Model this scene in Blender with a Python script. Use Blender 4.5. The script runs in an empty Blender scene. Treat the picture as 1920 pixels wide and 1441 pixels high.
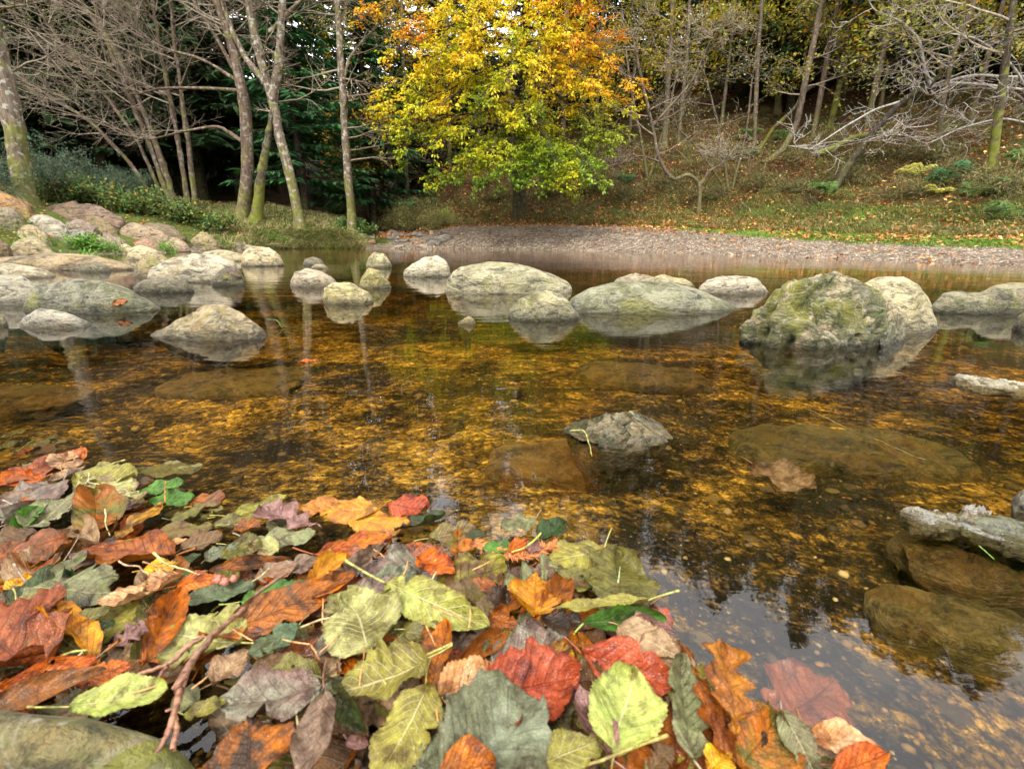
EXPOSURE = 0.96
DENOISE = True
WATER_D = 2.2
import bpy, math, random
import numpy as np
from mathutils import Vector, Matrix
random.seed(7); RNG = np.random.default_rng(7)
SC = bpy.context.scene; COL = SC.collection
R = math.radians
# ---------------------------------------------------------------- camera model
F, CX, CY, CH, PITCH = 900.0, 960.0, 720.5, 0.35, R(17.2)
FW = np.array((0, math.cos(PITCH), -math.sin(PITCH))); UP = np.array((0, math.sin(PITCH), math.cos(PITCH)))
def ray(px, py):
    return FW + np.array((1.0, 0, 0)) * (px - CX) / F + UP * (CY - py) / F
def G(px, py, z=0.0):
    d = ray(px, py); t = (z - CH) / d[2]; return np.array((0, 0, CH)) + d * t
def P(px, py, Y):
    d = ray(px, py); return np.array((0, 0, CH)) + d * (Y / d[1])
# ---------------------------------------------------------------- noise
def _h(ix, iy, iz, s):
    n = (ix.astype(np.int64) * 374761393 + iy.astype(np.int64) * 668265263 + iz.astype(np.int64) * 2147483647 + s * 974634777) & 0xffffffff
    n = ((n ^ (n >> 13)) * 1274126177) & 0xffffffff
    n = (n ^ (n >> 16)) & 0xffffffff
    return n / 4294967295.0
def vnoise(p, s=0):
    f = np.floor(p); t = p - f; t = t * t * (3 - 2 * t); f = f.astype(np.int64)
    x, y, z = f[:, 0], f[:, 1], f[:, 2]; r = 0
    for dx in (0, 1):
        wx = t[:, 0] if dx else 1 - t[:, 0]
        for dy in (0, 1):
            wy = t[:, 1] if dy else 1 - t[:, 1]
            for dz in (0, 1):
                wz = t[:, 2] if dz else 1 - t[:, 2]
                r = r + wx * wy * wz * _h(x + dx, y + dy, z + dz, s)
    return r * 2 - 1
def fbm(p, o=4, s=0, g=.5):
    a, r = 1.0, 0
    for i in range(o):
        r = r + a * vnoise(p * (2 ** i) + i * 17.3, s + i); a *= g
    return r
def n2(x, y, o=4, s=0):
    return fbm(np.stack([x, y, np.zeros_like(x) + .5], 1), o, s)
# ---------------------------------------------------------------- terrain height
def azr(p): return math.degrees(math.atan2(p[0], p[1])), math.hypot(p[0], p[1])
SHORE = [(-260, 540), (-100, 500), (0, 482), (150, 477), (300, 474), (420, 469), (560, 466), (700, 466), (850, 467), (1000, 468), (1150, 471), (1300, 475),
         (1450, 481), (1600, 486), (1760, 491), (1920, 497), (2150, 506)]
_s = [azr(G(*q)) for q in SHORE]
SA = np.array([-180, -100] + [q[0] for q in _s] + [100, 180.0]); SR = np.array([2.0, 3.0] + [q[1] for q in _s] + [4.0, 2.0])
DRIFT = [(-300, 850), (0, 848), (120, 850), (240, 878), (380, 925), (500, 925), (620, 935), (800, 940), (1040, 975), (1150, 1030), (1220, 1100), (1270, 1185), (1330, 1240), (1450, 1330), (1600, 1400), (1700, 1460)]
_d = [azr(G(*q)) for q in DRIFT]
DA = np.array([-180] + [q[0] for q in _d] + [75, 100, 180.0]); DR = np.array([.9] + [q[1] for q in _d] + [.18, .3, .9])
SS = np.array([0, .5, 1, 2, 3, 5, 8, 12, 18, 30, 60, 120.0])
ZT = {-180: [0, .2, .3, .4, .5, .7, 1, 1.5, 2, 3, 5, 8], -75: [0, .3, .5, .8, 1.1, 1.5, 2.5, 4, 7, 13, 22, 30], -46: [0, .12, .3, .6, .9, 1.3, 1.6, 2.2, 4, 8, 18, 28],
      -33: [0, .15, .3, .55, .8, 1.2, 1.6, 2.0, 3.5, 8, 18, 28], -25: [0, .35, .6, .95, 1.2, 1.45, 1.6, 2.0, 3.5, 8, 18, 28],
      -18.5: [0, .35, .5, .7, .8, .9, 1.1, 1.6, 3.5, 8, 18, 28], -15.5: [0, .05, .1, .15, .25, .4, .9, 1.8, 3.8, 9, 18, 28],
      -11: [0, .08, .15, .25, .35, .5, 1.2, 2.6, 5, 10, 20, 28],
      -6: [0, .2, .38, .60, .68, 1.1, 2.5, 4.4, 7, 12, 22, 30], 3: [0, .2, .38, .63, .66, 1.5, 3.1, 5, 7.8, 13, 23, 30],
      14: [0, .17, .33, .55, .6, 1.2, 2.8, 4.9, 7.8, 13, 23, 30], 25: [0, .1, .2, .36, .46, .75, 2.0, 4.1, 7, 12.5, 23, 30],
      46: [0, .07, .13, .22, .3, .55, 1.8, 3.7, 6.6, 12, 22, 30], 75: [0, .04, .08, .15, .25, .5, 1.8, 3.7, 6.6, 12, 22, 30],
      180: [0, .2, .3, .4, .5, .7, 1, 1.5, 2, 3, 5, 8]}
ZA = np.array(sorted(ZT)); ZZ = np.array([ZT[k] for k in sorted(ZT)])
def shore_s(x, y):
    a = np.degrees(np.arctan2(x, y)); r = np.hypot(x, y)
    return r - np.interp(a, SA, SR), a, r
def H(x, y):
    x = np.atleast_1d(np.asarray(x, float)); y = np.atleast_1d(np.asarray(y, float))
    s, a, r = shore_s(x, y)
    tab = np.stack([np.interp(a, ZA, ZZ[:, k]) for k in range(len(SS))], 1)
    sc = np.clip(s, 0, 119.9); i = np.clip(np.searchsorted(SS, sc, 'right') - 1, 0, len(SS) - 2)
    n = np.arange(len(x)); t = (sc - SS[i]) / (SS[i + 1] - SS[i])
    z = tab[n, i] * (1 - t) + tab[n, i + 1] * t
    amp = np.clip((s - 3) / 4, 0.0, 1) * (0.2 + np.clip(s - 5, 0, 40) * .014)
    z = z + n2(x * .55, y * .55, 3, 3) * amp
    z = z + n2(x * 3.1, y * 3.1, 3, 5) * .03 * np.clip(s / 1.5, 0, 1)
    # stream bed
    t = r - np.interp(a, DA, DR)
    bed = np.interp(t, [-.2, 0, .25, .7, 1.6, 4, 30], [-.035, -.04, -.085, -.12, -.16, -.2, -.24])
    shelf = np.interp(s, [-3.0, -1.0, 0], [1, .55, 0]); bed = np.where(t > .5, bed * shelf, bed)
    bed = bed + n2(x * 2.2, y * 2.2, 4, 9) * .022 * np.clip((-s) / 2, 0, 1) * np.clip(t * 3, .1, 1) + n2(x * 14, y * 14, 3, 11) * .006 * np.clip(t * 3, .3, 1)
    return np.where(s > 0, z, np.minimum(bed, -.002 + 0 * bed))
def H1(x, y): return float(H(x, y)[0])
def hit(px, py, water=False):
    d = ray(px, py); t = np.concatenate([np.linspace(.2, 4, 60), np.geomspace(4.05, 90, 900)])
    q = np.array((0, 0, CH)) + d[None, :] * t[:, None]
    h = H(q[:, 0], q[:, 1])
    if water: h = np.maximum(h, 0)
    k = np.nonzero(q[:, 2] < h)[0]
    if len(k) == 0: return q[-1]
    p = q[k[0]].copy(); p[2] = max(h[k[0]], 0) if water else h[k[0]]
    return p
# ---------------------------------------------------------------- object helpers
def tag(o, label=None, cat=None, group=None, kind=None):
    if label: o['label'] = label
    if cat: o['category'] = cat
    if group: o['group'] = group
    if kind: o['kind'] = kind
    return o
def mesh_obj(name, verts, faces, mat, parent=None, smooth=True, colors=None, uvs=None):
    me = bpy.data.meshes.new(name)
    verts = np.asarray(verts, np.float32)
    if isinstance(faces, np.ndarray):
        nf, k = faces.shape
        me.vertices.add(len(verts)); me.vertices.foreach_set('co', verts.ravel())
        me.loops.add(nf * k); me.loops.foreach_set('vertex_index', faces.astype(np.int32).ravel())
        me.polygons.add(nf); me.polygons.foreach_set('loop_start', np.arange(0, nf * k, k, dtype=np.int32))
        me.update(calc_edges=True)
    else:
        me.from_pydata([tuple(map(float, v)) for v in verts], [], [tuple(map(int, f)) for f in faces])
    if smooth: me.polygons.foreach_set('use_smooth', np.ones(len(me.polygons), bool))
    if colors is not None:
        at = me.color_attributes.new('col', 'FLOAT_COLOR', 'POINT')
        c = np.ones((len(verts), 4), np.float32); c[:, :colors.shape[1]] = colors; at.data.foreach_set('color', c.ravel())
    if uvs is not None:
        uv = me.uv_layers.new(name='UVMap'); li = np.zeros(len(me.loops), np.int32); me.loops.foreach_get('vertex_index', li)
        uv.data.foreach_set('uv', np.asarray(uvs, np.float32)[li].ravel())
    me.validate(); me.update()
    if mat: me.materials.append(mat)
    o = bpy.data.objects.new(name, me); COL.objects.link(o)
    if parent: o.parent = parent
    return o
def empty(name, loc=(0, 0, 0), rz=0):
    o = bpy.data.objects.new(name, None); COL.objects.link(o); o.location = loc; o.rotation_euler = (0, 0, rz); o.empty_display_size = .1
    return o
def tubes(polys, sides=5):
    """polys: list of (pts, radii) -> verts, quads"""
    V, Q, off = [], [], 0
    by = {}
    for p, r in polys: by.setdefault(len(p), []).append((p, r))
    for n, L in by.items():
        A = np.array([p for p, r in L], float); Rr = np.array([r for p, r in L], float)
        T = np.gradient(A, axis=1); T /= np.linalg.norm(T, axis=2, keepdims=True) + 1e-9
        m = T.mean(axis=1); ref = np.where(np.abs(m[:, 2:3]) > .8, np.array([[1., 0, 0]]), np.array([[0, 0, 1.]]))[:, None, :]
        X = np.cross(T, ref + 0 * T); X /= np.linalg.norm(X, axis=2, keepdims=True) + 1e-9; Y = np.cross(T, X)
        k = np.arange(sides) * 2 * math.pi / sides
        W = A[:, :, None, :] + Rr[:, :, None, None] * (X[:, :, None, :] * np.cos(k)[None, None, :, None] + Y[:, :, None, :] * np.sin(k)[None, None, :, None])
        M = len(L); idx = np.arange(M * n * sides).reshape(M, n, sides) + off
        a = idx[:, :-1, :]; b = idx[:, 1:, :]
        q = np.stack([a, np.roll(a, -1, 2), np.roll(b, -1, 2), b], -1).reshape(-1, 4)
        V.append(W.reshape(-1, 3)); Q.append(q); off += M * n * sides
    return np.concatenate(V), np.concatenate(Q)
def cards(C, L, W, D, N, cols, fold=.15):
    """leaf shaped quads: centre/base C, length L, width W, direction D, normal N"""
    D = D / (np.linalg.norm(D, axis=1, keepdims=True) + 1e-9)
    S = np.cross(D, N); S /= np.linalg.norm(S, axis=1, keepdims=True) + 1e-9; N = np.cross(S, D)
    L = L[:, None]; W = W[:, None]
    a = C; c = C + D * L; b = C + D * L * .45 + S * W * .5 + N * L * fold; d = C + D * L * .45 - S * W * .5 + N * L * fold
    V = np.stack([a, b, c, d], 1).reshape(-1, 3); n = len(C)
    Q = np.arange(n * 4).reshape(n, 4)
    return V, Q, np.repeat(cols, 4, 0)
def rand_dirs(n, zs=1.0):
    v = RNG.normal(size=(n, 3)); v[:, 2] *= zs; return v / np.linalg.norm(v, axis=1, keepdims=True)
# ---------------------------------------------------------------- materials
class NT:
    def __init__(s, name):
        s.m = bpy.data.materials.new(name); s.m.use_nodes = True; s.t = s.m.node_tree; s.t.nodes.clear()
        s.out = s.t.nodes.new('ShaderNodeOutputMaterial')
    def n(s, typ, ins=None, **kw):
        q = s.t.nodes.new('ShaderNode' + typ)
        for k, v in kw.items(): setattr(q, k, v)
        for k, v in (ins or {}).items():
            if isinstance(v, bpy.types.NodeSocket): s.t.links.new(v, q.inputs[k])
            else: q.inputs[k].default_value = v
        return q
    def link(s, a, b): s.t.links.new(a, b)
    def math(s, op, a, b=0.0, c=None, clamp=False):
        q = s.n('Math', operation=op, use_clamp=clamp)
        for i, v in enumerate((a, b) if c is None else (a, b, c)):
            if isinstance(v, bpy.types.NodeSocket): s.t.links.new(v, q.inputs[i])
            else: q.inputs[i].default_value = v
        return q.outputs[0]
    def mix(s, fac, a, b, mode='MIX'):
        q = s.n('Mix', data_type='RGBA', blend_type=mode)
        for i, v in ((0, fac), (6, a), (7, b)):
            if isinstance(v, bpy.types.NodeSocket): s.t.links.new(v, q.inputs[i])
            else: q.inputs[i].default_value = v if i == 0 else ((*v, 1) if len(v) == 3 else v)
        return q.outputs[2]
    def ramp(s, fac, stops, interp='LINEAR'):
        q = s.n('ValToRGB', {'Fac': fac}); q.color_ramp.interpolation = interp; e = q.color_ramp.elements
        while len(e) < len(stops): e.new(.5)
        for el, (p, c) in zip(e, stops): el.position = p; el.color = (c, c, c, 1) if isinstance(c, (int, float)) else (*c, 1)
        return q.outputs[0]
    def noise(s, vec, scale, detail=4, rough=.55, dist=0.0):
        return s.n('TexNoise', {'Vector': vec, 'Scale': scale, 'Detail': detail, 'Roughness': rough, 'Distortion': dist})
    def mapping(s, vec, sc=(1, 1, 1), rot=(0, 0, 0)):
        return s.n('Mapping', {'Vector': vec, 'Scale': sc, 'Rotation': rot}).outputs[0]
    def bump(s, h, strength=.5, dist=.01, normal=None):
        d = {'Height': h, 'Strength': strength, 'Distance': dist}
        if normal is not None: d['Normal'] = normal
        return s.n('Bump', d).outputs[0]
    def finish(s, shader): s.link(shader, s.out.inputs['Surface']); return s.m
def oattr(m, name): return m.n('Attribute', attribute_type='OBJECT', attribute_name=name)

def mat_cards(name, rough=.6, trans=.35):
    m = NT(name); a = m.n('Attribute', attribute_name='col')
    b = m.n('BsdfPrincipled', {'Base Color': a.outputs['Color'], 'Roughness': rough, 'Specular IOR Level': .3})
    t = m.n('BsdfTranslucent', {'Color': a.outputs['Color']})
    x = m.n('MixShader', {0: trans, 1: b.outputs[0], 2: t.outputs[0]})
    return m.finish(x.outputs[0])
M = {}
M['foliage'] = mat_cards('foliage'); M['needles'] = mat_cards('conifer_needles', .7, .15); M['blades'] = mat_cards('grass_blades', .6, .3)
M['litter'] = mat_cards('leaf_litter', .7, .1)

def mat_bark(name, c1, c2, lichen, moss=0.0, low=1.0, dark=(.02, .015, .01)):
    m = NT(name); tc = m.n('TexCoord').outputs['Object']; geo = m.n('NewGeometry')
    n1 = m.noise(m.mapping(tc, (6, 6, 1.4)), 3, 6, .65); n2_ = m.noise(tc, 9, 5, .6); n3 = m.noise(tc, 3.5, 4, .6)
    c = m.mix(m.ramp(n1.outputs[0], [(.32, 0), (.62, 1)]), dark if False else c2, c1)
    c = m.mix(m.ramp(n2_.outputs[0], [(.54, 0), (.6, lichen)]), c, (.45, .45, .38))
    sp = m.n('SeparateXYZ', {0: tc}).outputs[2]
    hgt = m.n('MapRange', {0: sp, 1: 0.0, 2: low, 3: 1.0, 4: 0.0}).outputs[0]
    mk = m.math('MULTIPLY', m.ramp(m.math('ADD', n3.outputs[0], m.math('MULTIPLY', hgt, .25)), [(.55, 0), (.66, 1)]), moss, clamp=True)
    c = m.mix(m.math('MULTIPLY', mk, .85), c, m.mix(n2_.outputs[0], (.05, .06, .01), (.22, .23, .025)))
    h = m.math('ADD', n1.outputs[0], m.math('MULTIPLY', n2_.outputs[0], .4))
    b = m.n('BsdfPrincipled', {'Base Color': c, 'Roughness': .85, 'Specular IOR Level': .2, 'Normal': m.bump(h, .8, .02)})
    return m.finish(b.outputs[0])
M['bark_pale'] = mat_bark('pale_lichened_bark', (.21, .16, .115), (.04, .03, .022), .6, .8, 2.2)
M['bark_tan'] = mat_bark('tan_bark', (.16, .11, .075), (.04, .028, .02), .3, .7, 1.2)
M['bark_moss'] = mat_bark('mossy_bark', (.09, .07, .045), (.022, .018, .012), .15, 1.0, 2.0)
M['bark_dark'] = mat_bark('dark_bark', (.055, .042, .03), (.018, .014, .01), .1, .25, 1.5)
M['bark_mid'] = mat_bark('forest_bark', (.15, .11, .08), (.04, .03, .022), .15, .5, 1.6)
M['twig_grey'] = mat_bark('bare_grey_twigs', (.32, .26, .19), (.12, .09, .06), .2)
M['twig_brown'] = mat_bark('dim_brown_twigs', (.19, .15, .11), (.08, .06, .045), .2)
M['twig_white'] = mat_bark('bleached_twigs', (.46, .42, .38), (.17, .14, .12), .4)

def mat_rock():
    m = NT('river_rock'); tc = m.n('TexCoord').outputs['Object']; sc = oattr(m, 'ts').outputs['Fac']
    v = m.n('VectorMath', {0: tc, 3: sc}, operation='SCALE').outputs[0]
    seed = m.n('ObjectInfo'); v2 = m.n('VectorMath', {0: v, 1: m.n('CombineXYZ', {0: m.math('MULTIPLY', seed.outputs['Random'], 37.)}).outputs[0]}, operation='ADD').outputs[0]
    base = seed.outputs['Color']
    nA = m.noise(v2, 1.6, 6, .6, .6); nB = m.noise(m.mapping(v2, (1, 1.5, 3.2), (.3, .5, .2)), 3.5, 8, .7, 1.0); nC = m.noise(v2, 22, 5, .7)
    nG = m.noise(v2, 70, 3, .8)
    c = m.mix(m.ramp(nB.outputs[0], [(.38, 0), (.5, .8), (.62, 1)]), m.mix(1.0, base, (.3, .28, .27), 'MULTIPLY'), m.mix(1.0, base, (2.0, 1.86, 1.45), 'MULTIPLY'))
    c = m.mix(m.ramp(nC.outputs[0], [(.42, .0), (.62, .55)]), m.mix(.6, c, (.55, .52, .5), 'MULTIPLY'), c)
    c = m.mix(m.math('MULTIPLY', m.ramp(nG.outputs[0], [(.35, 1), (.5, 0)]), .6), c, m.mix(1.0, c, (.25, .24, .22), 'MULTIPLY'))
    # ochre stains, algae and moss
    nO = m.noise(v2, 2.7, 5, .65, .8)
    c = m.mix(m.math('MULTIPLY', m.ramp(nO.outputs[0], [(.52, 0), (.64, 1)]), oattr(m, 'ochre').outputs['Fac']), c, (.42, .26, .07))
    nM = m.noise(v2, 2.2, 7, .72, .5); ms = oattr(m, 'moss').outputs['Fac']
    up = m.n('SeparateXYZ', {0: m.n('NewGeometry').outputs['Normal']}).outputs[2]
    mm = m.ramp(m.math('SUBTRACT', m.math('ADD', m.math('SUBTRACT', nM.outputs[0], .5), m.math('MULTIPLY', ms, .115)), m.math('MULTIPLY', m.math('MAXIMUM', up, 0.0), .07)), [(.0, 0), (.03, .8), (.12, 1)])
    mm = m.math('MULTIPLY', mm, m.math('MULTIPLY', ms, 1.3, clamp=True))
    mc = m.mix(m.ramp(nC.outputs[0], [(.38, 0), (.62, 1)]), (.035, .042, .014), (.20, .21, .06))
    mc = m.mix(m.ramp(nA.outputs[0], [(.5, 0), (.62, .8)]), mc, (.34, .33, .04))
    c = m.mix(mm, c, mc)
    # algae film that grows from the waterline up, with a ragged upper edge
    pz = m.n('SeparateXYZ', {0: m.n('NewGeometry').outputs['Position']}).outputs[2]
    af = m.ramp(m.n('MapRange', {0: m.math('ADD', pz, m.math('MULTIPLY', m.math('SUBTRACT', nM.outputs[0], .5), .16)), 1: 0.0, 2: .10}).outputs[0], [(.1, 1), (.75, 0)])
    c = m.mix(m.math('MULTIPLY', m.math('MULTIPLY', af, m.math('MULTIPLY', oattr(m, 'wet').outputs['Fac'], .8)), .75, clamp=True), c, m.mix(m.ramp(nC.outputs[0], [(.36, 0), (.64, 1)]), (.035, .04, .025), (.16, .16, .105)))
    vn = m.noise(m.mapping(v2, (1, 1, 2.2), (.6, .3, .4)), 1.7, 5, .6, 1.2)
    c = m.mix(m.math('MULTIPLY', m.ramp(vn.outputs[0], [(.47, 0), (.5, 1), (.53, 0)]), m.math('MULTIPLY', oattr(m, 'ang').outputs['Fac'], .5)), c, (.66, .6, .47))
    # pale lichen crust
    vo = m.n('TexVoronoi', {'Vector': v2, 'Scale': 9.0, 'Randomness': 1.0})
    c = m.mix(m.math('MULTIPLY', m.ramp(m.math('ADD', vo.outputs['Distance'], m.math('MULTIPLY', nC.outputs[0], .35)), [(.24, 1), (.33, 0)]), .55), c, (.56, .54, .46))
    # cracks
    cr = m.n('TexVoronoi', {'Vector': m.n('VectorMath', {0: v2, 1: m.n('VectorMath', {0: nC.outputs['Color'], 3: .35}, operation='SCALE').outputs[0]}, operation='ADD').outputs[0], 'Scale': 1.7}, feature='DISTANCE_TO_EDGE')
    ck = m.ramp(cr.outputs['Distance'], [(.0, 0), (.025, 1)]); ang = oattr(m, 'ang').outputs['Fac']
    ckm = m.math('SUBTRACT', 1.0, m.math('MULTIPLY', m.math('SUBTRACT', 1.0, ck), ang))
    c = m.mix(ckm, m.mix(1.0, c, (.25, .22, .2), 'MULTIPLY'), c)
    # damp line near the water
    wz = m.n('SeparateXYZ', {0: m.n('NewGeometry').outputs['Position']}).outputs[2]
    wl = m.math('ADD', wz, m.math('MULTIPLY', m.math('SUBTRACT', nC.outputs[0], .5), .03))
    wet = m.math('MULTIPLY', m.ramp(m.n('MapRange', {0: wl, 1: -.005, 2: .04}).outputs[0], [(.2, 1), (.8, 0)]), oattr(m, 'wet').outputs['Fac'])
    c = m.mix(wet, c, m.mix(1.0, c, (.3, .28, .25), 'MULTIPLY'))
    al = m.ramp(m.n('MapRange', {0: wz, 1: -.03, 2: .004}).outputs[0], [(0, 1), (1, 0)])
    c = m.mix(al, c, m.mix(1.0, c, (.75, .6, .3), 'MULTIPLY'))
    h = m.math('ADD', m.math('MULTIPLY', nB.outputs[0], 1.2), m.math('ADD', m.math('MULTIPLY', nC.outputs[0], .55), m.math('MULTIPLY', ckm, .3)))
    h = m.math('ADD', h, m.math('MULTIPLY', nG.outputs[0], .22))
    d = m.math('DIVIDE', .26, sc)
    b = m.n('BsdfPrincipled', {'Base Color': c, 'Roughness': m.math('SUBTRACT', m.math('SUBTRACT', .8, m.math('MULTIPLY', oattr(m, 'gloss').outputs['Fac'], .55)), m.math('MULTIPLY', wet, .35), clamp=True), 'Specular IOR Level': .45, 'Normal': m.n('Bump', {'Height': h, 'Strength': .9, 'Distance': d}).outputs[0]})
    return m.finish(b.outputs[0])
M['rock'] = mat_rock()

def mat_leaf():
    m = NT('fallen_leaf'); uv = m.n('TexCoord').outputs['UV']; oc = m.n('TexCoord').outputs['Object']; oi = m.n('ObjectInfo')
    s = m.n('SeparateXYZ', {0: uv}); u = m.math('SUBTRACT', m.math('MULTIPLY', s.outputs[0], 2.0), 1.0); v = s.outputs[1]
    off = m.n('CombineXYZ', {0: m.math('MULTIPLY', oi.outputs['Random'], 91.), 1: m.math('MULTIPLY', oi.outputs['Random'], 53.)}).outputs[0]
    q = m.n('VectorMath', {0: oc, 1: off}, operation='ADD').outputs[0]
    wob = m.noise(q, 60, 2, .5)
    au = m.math('ABSOLUTE', u)
    mid = m.n('MapRange', {0: au, 1: .018, 2: .045, 3: 1.0, 4: 0.0}).outputs[0]
    ph = m.math('FRACT', m.math('ADD', m.math('MULTIPLY', m.math('SUBTRACT', v, m.math('MULTIPLY', au, .27)), oattr(m, 'nv').outputs['Fac']), m.math('MULTIPLY', wob.outputs[0], .25)))
    tri = m.math('ABSOLUTE', m.math('SUBTRACT', ph, .5))
    side = m.n('MapRange', {0: tri, 1: .03, 2: .085, 3: 1.0, 4: 0.0}).outputs[0]
    side = m.math('MULTIPLY', side, m.n('MapRange', {0: au, 1: .55, 2: 1.0, 3: 1.0, 4: .15}).outputs[0])
    net = m.n('TexVoronoi', {'Vector': q, 'Scale': 420.0}, feature='DISTANCE_TO_EDGE')
    netm = m.n('MapRange', {0: net.outputs['Distance'], 1: .03, 2: .12, 3: 1.0, 4: 0.0}).outputs[0]
    vein = m.math('MAXIMUM', mid, m.math('MULTIPLY', side, .85))
    veina = oattr(m, 'vein').outputs['Fac']
    base = oi.outputs['Color']; c2 = oattr(m, 'col2').outputs['Color']
    nA = m.noise(q, 28, 5, .65, .8); nB = m.noise(q, 130, 5, .7); nS = m.noise(q, 75, 2, .5)
    c = m.mix(m.ramp(nA.outputs[0], [(.40, 0), (.60, 1)]), base, c2)
    c = m.mix(m.ramp(nB.outputs[0], [(.36, .0), (.62, .9)]), m.mix(1.0, c, (.42, .38, .34), 'MULTIPLY'), c)
    # edge browning
    ed = m.math('ADD', m.n('MapRange', {0: au, 1: .75, 2: 1.02, 3: 0.0, 4: .5}).outputs[0], m.math('MULTIPLY', nA.outputs[0], .5))
    c = m.mix(m.math('MULTIPLY', m.ramp(ed, [(.5, 0), (.75, 1)]), .55), c, m.mix(1.0, c, (.4, .22, .12), 'MULTIPLY'))
    lighter = m.mix(.55, c, (.62, .55, .3))
    vc = m.mix(m.math('GREATER_THAN', veina, 0.0), m.mix(1.0, c, (.4, .3, .25), 'MULTIPLY'), lighter)
    va = m.math('ABSOLUTE', veina)
    c = m.mix(m.math('MULTIPLY', vein, va, clamp=True), c, vc)
    c = m.mix(m.math('MULTIPLY', netm, m.math('MULTIPLY', va, .25)), c, vc)
    # spots
    c = m.mix(m.math('MULTIPLY', m.ramp(nS.outputs[0], [(.66, 0), (.70, 1)]), oattr(m, 'spot').outputs['Fac']), c, (.03, .018, .012))
    wear = m.noise(q, 40, 4, .6); c = m.mix(m.ramp(wear.outputs[0], [(.57, 0), (.64, .8)]), c, m.mix(1.0, c, (.35, .26, .2), 'MULTIPLY'))
    sgn = m.math('MULTIPLY', vein, m.math('ADD', m.math('MULTIPLY', m.math('SIGN', veina), .6), 0.0))
    h = m.math('ADD', sgn, m.math('ADD', m.math('MULTIPLY', nB.outputs[0], .6), m.math('MULTIPLY', m.math('MULTIPLY', netm, -1.0), .25)))
    h = m.math('ADD', h, m.math('MULTIPLY', nA.outputs[0], 1.5))
    b = m.n('BsdfPrincipled', {'Base Color': c, 'Roughness': oattr(m, 'ro').outputs['Fac'], 'Specular IOR Level': .36, 'Normal': m.n('Bump', {'Height': h, 'Strength': .8, 'Distance': .0016}).outputs[0]})
    t = m.n('BsdfTranslucent', {'Color': c}); x = m.n('MixShader', {0: .15, 1: b.outputs[0], 2: t.outputs[0]})
    return m.finish(x.outputs[0])
M['leaf'] = mat_leaf()
def mat_stalk():
    m = NT('leaf_stalk'); oc = m.n('TexCoord').outputs['Object']; oi = m.n('ObjectInfo'); n = m.noise(oc, 160, 5, .7)
    c = m.mix(m.ramp(n.outputs[0], [(.4, 0), (.58, 1)]), m.mix(1.0, oi.outputs['Color'], (.38, .3, .25), 'MULTIPLY'), oi.outputs['Color'])
    b = m.n('BsdfPrincipled', {'Base Color': c, 'Roughness': .5, 'Normal': m.bump(n.outputs[0], .5, .0008)}); return m.finish(b.outputs[0])
M['stalk'] = mat_stalk()
# ================================================================ world, sun, camera
SUN_EL, SUN_AZ = R(52), R(200)      # high soft sun behind the camera
w = bpy.data.worlds.new("World"); SC.world = w; w.use_nodes = True; nt = w.node_tree; nt.nodes.clear()
sky = nt.nodes.new('ShaderNodeTexSky'); sky.sky_type = 'NISHITA'; sky.sun_disc = False; sky.sun_elevation = SUN_EL; sky.sun_rotation = SUN_AZ
sky.air_density = 1.0; sky.dust_density = 3.0; sky.ozone_density = 1.0
hs = nt.nodes.new('ShaderNodeHueSaturation'); hs.inputs['Saturation'].default_value = .5; hs.inputs['Value'].default_value = 1.0
bg = nt.nodes.new('ShaderNodeBackground'); bg.inputs['Strength'].default_value = .15
ou = nt.nodes.new('ShaderNodeOutputWorld'); nt.links.new(sky.outputs[0], hs.inputs['Color']); 
tcw = nt.nodes.new('ShaderNodeTexCoord'); cn = nt.nodes.new('ShaderNodeTexNoise'); cn.inputs['Scale'].default_value = 2.2; cn.inputs['Detail'].default_value = 6; nt.links.new(tcw.outputs['Generated'], cn.inputs['Vector'])
cr_ = nt.nodes.new('ShaderNodeValToRGB'); cr_.color_ramp.elements[0].position = .3; cr_.color_ramp.elements[0].color = (.55, .55, .55, 1); cr_.color_ramp.elements[1].position = .6; cr_.color_ramp.elements[1].color = (.95, .95, .95, 1); nt.links.new(cn.outputs[0], cr_.inputs[0])
cm = nt.nodes.new('ShaderNodeMix'); cm.data_type = 'RGBA'; nt.links.new(cr_.outputs[0], cm.inputs[0]); nt.links.new(hs.outputs[0], cm.inputs[6]); cm.inputs[7].default_value = (14, 14, 14.4, 1)   # overcast cloud
nt.links.new(cm.outputs[2], bg.inputs['Color']); nt.links.new(bg.outputs[0], ou.inputs['Surface'])
sd = bpy.data.lights.new('sun', 'SUN'); sd.energy = 2.3; sd.angle = R(12); sd.color = (1, .93, .80)
so = bpy.data.objects.new('sun', sd); COL.objects.link(so)
# sun_rotation r: sun azimuth measured clockwise from +Y
sdir = Vector((math.sin(SUN_AZ) * math.cos(SUN_EL), math.cos(SUN_AZ) * math.cos(SUN_EL), math.sin(SUN_EL)))
so.rotation_euler = sdir.to_track_quat('Z', 'Y').to_euler(); so.location = sdir * 30
cd = bpy.data.cameras.new('camera'); cam = bpy.data.objects.new('camera', cd); COL.objects.link(cam); SC.camera = cam
cd.sensor_width = 36; cd.lens = 36 * F / 1920; cd.clip_start = .02; cd.clip_end = 600
cd.dof.use_dof = True; cd.dof.focus_distance = 1.3; cd.dof.aperture_fstop = 11
cam.location = (0, 0, CH); cam.rotation_euler = (R(90) - PITCH, 0, 0)
SC.view_settings.view_transform = 'Standard'; SC.view_settings.look = 'None'; SC.view_settings.gamma = 1; SC.view_settings.exposure = EXPOSURE
cy = SC.cycles; cy.max_bounces = 6; cy.diffuse_bounces = 3; cy.glossy_bounces = 2; cy.transmission_bounces = 3; cy.transparent_max_bounces = 12; cy.volume_bounces = 0
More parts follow.
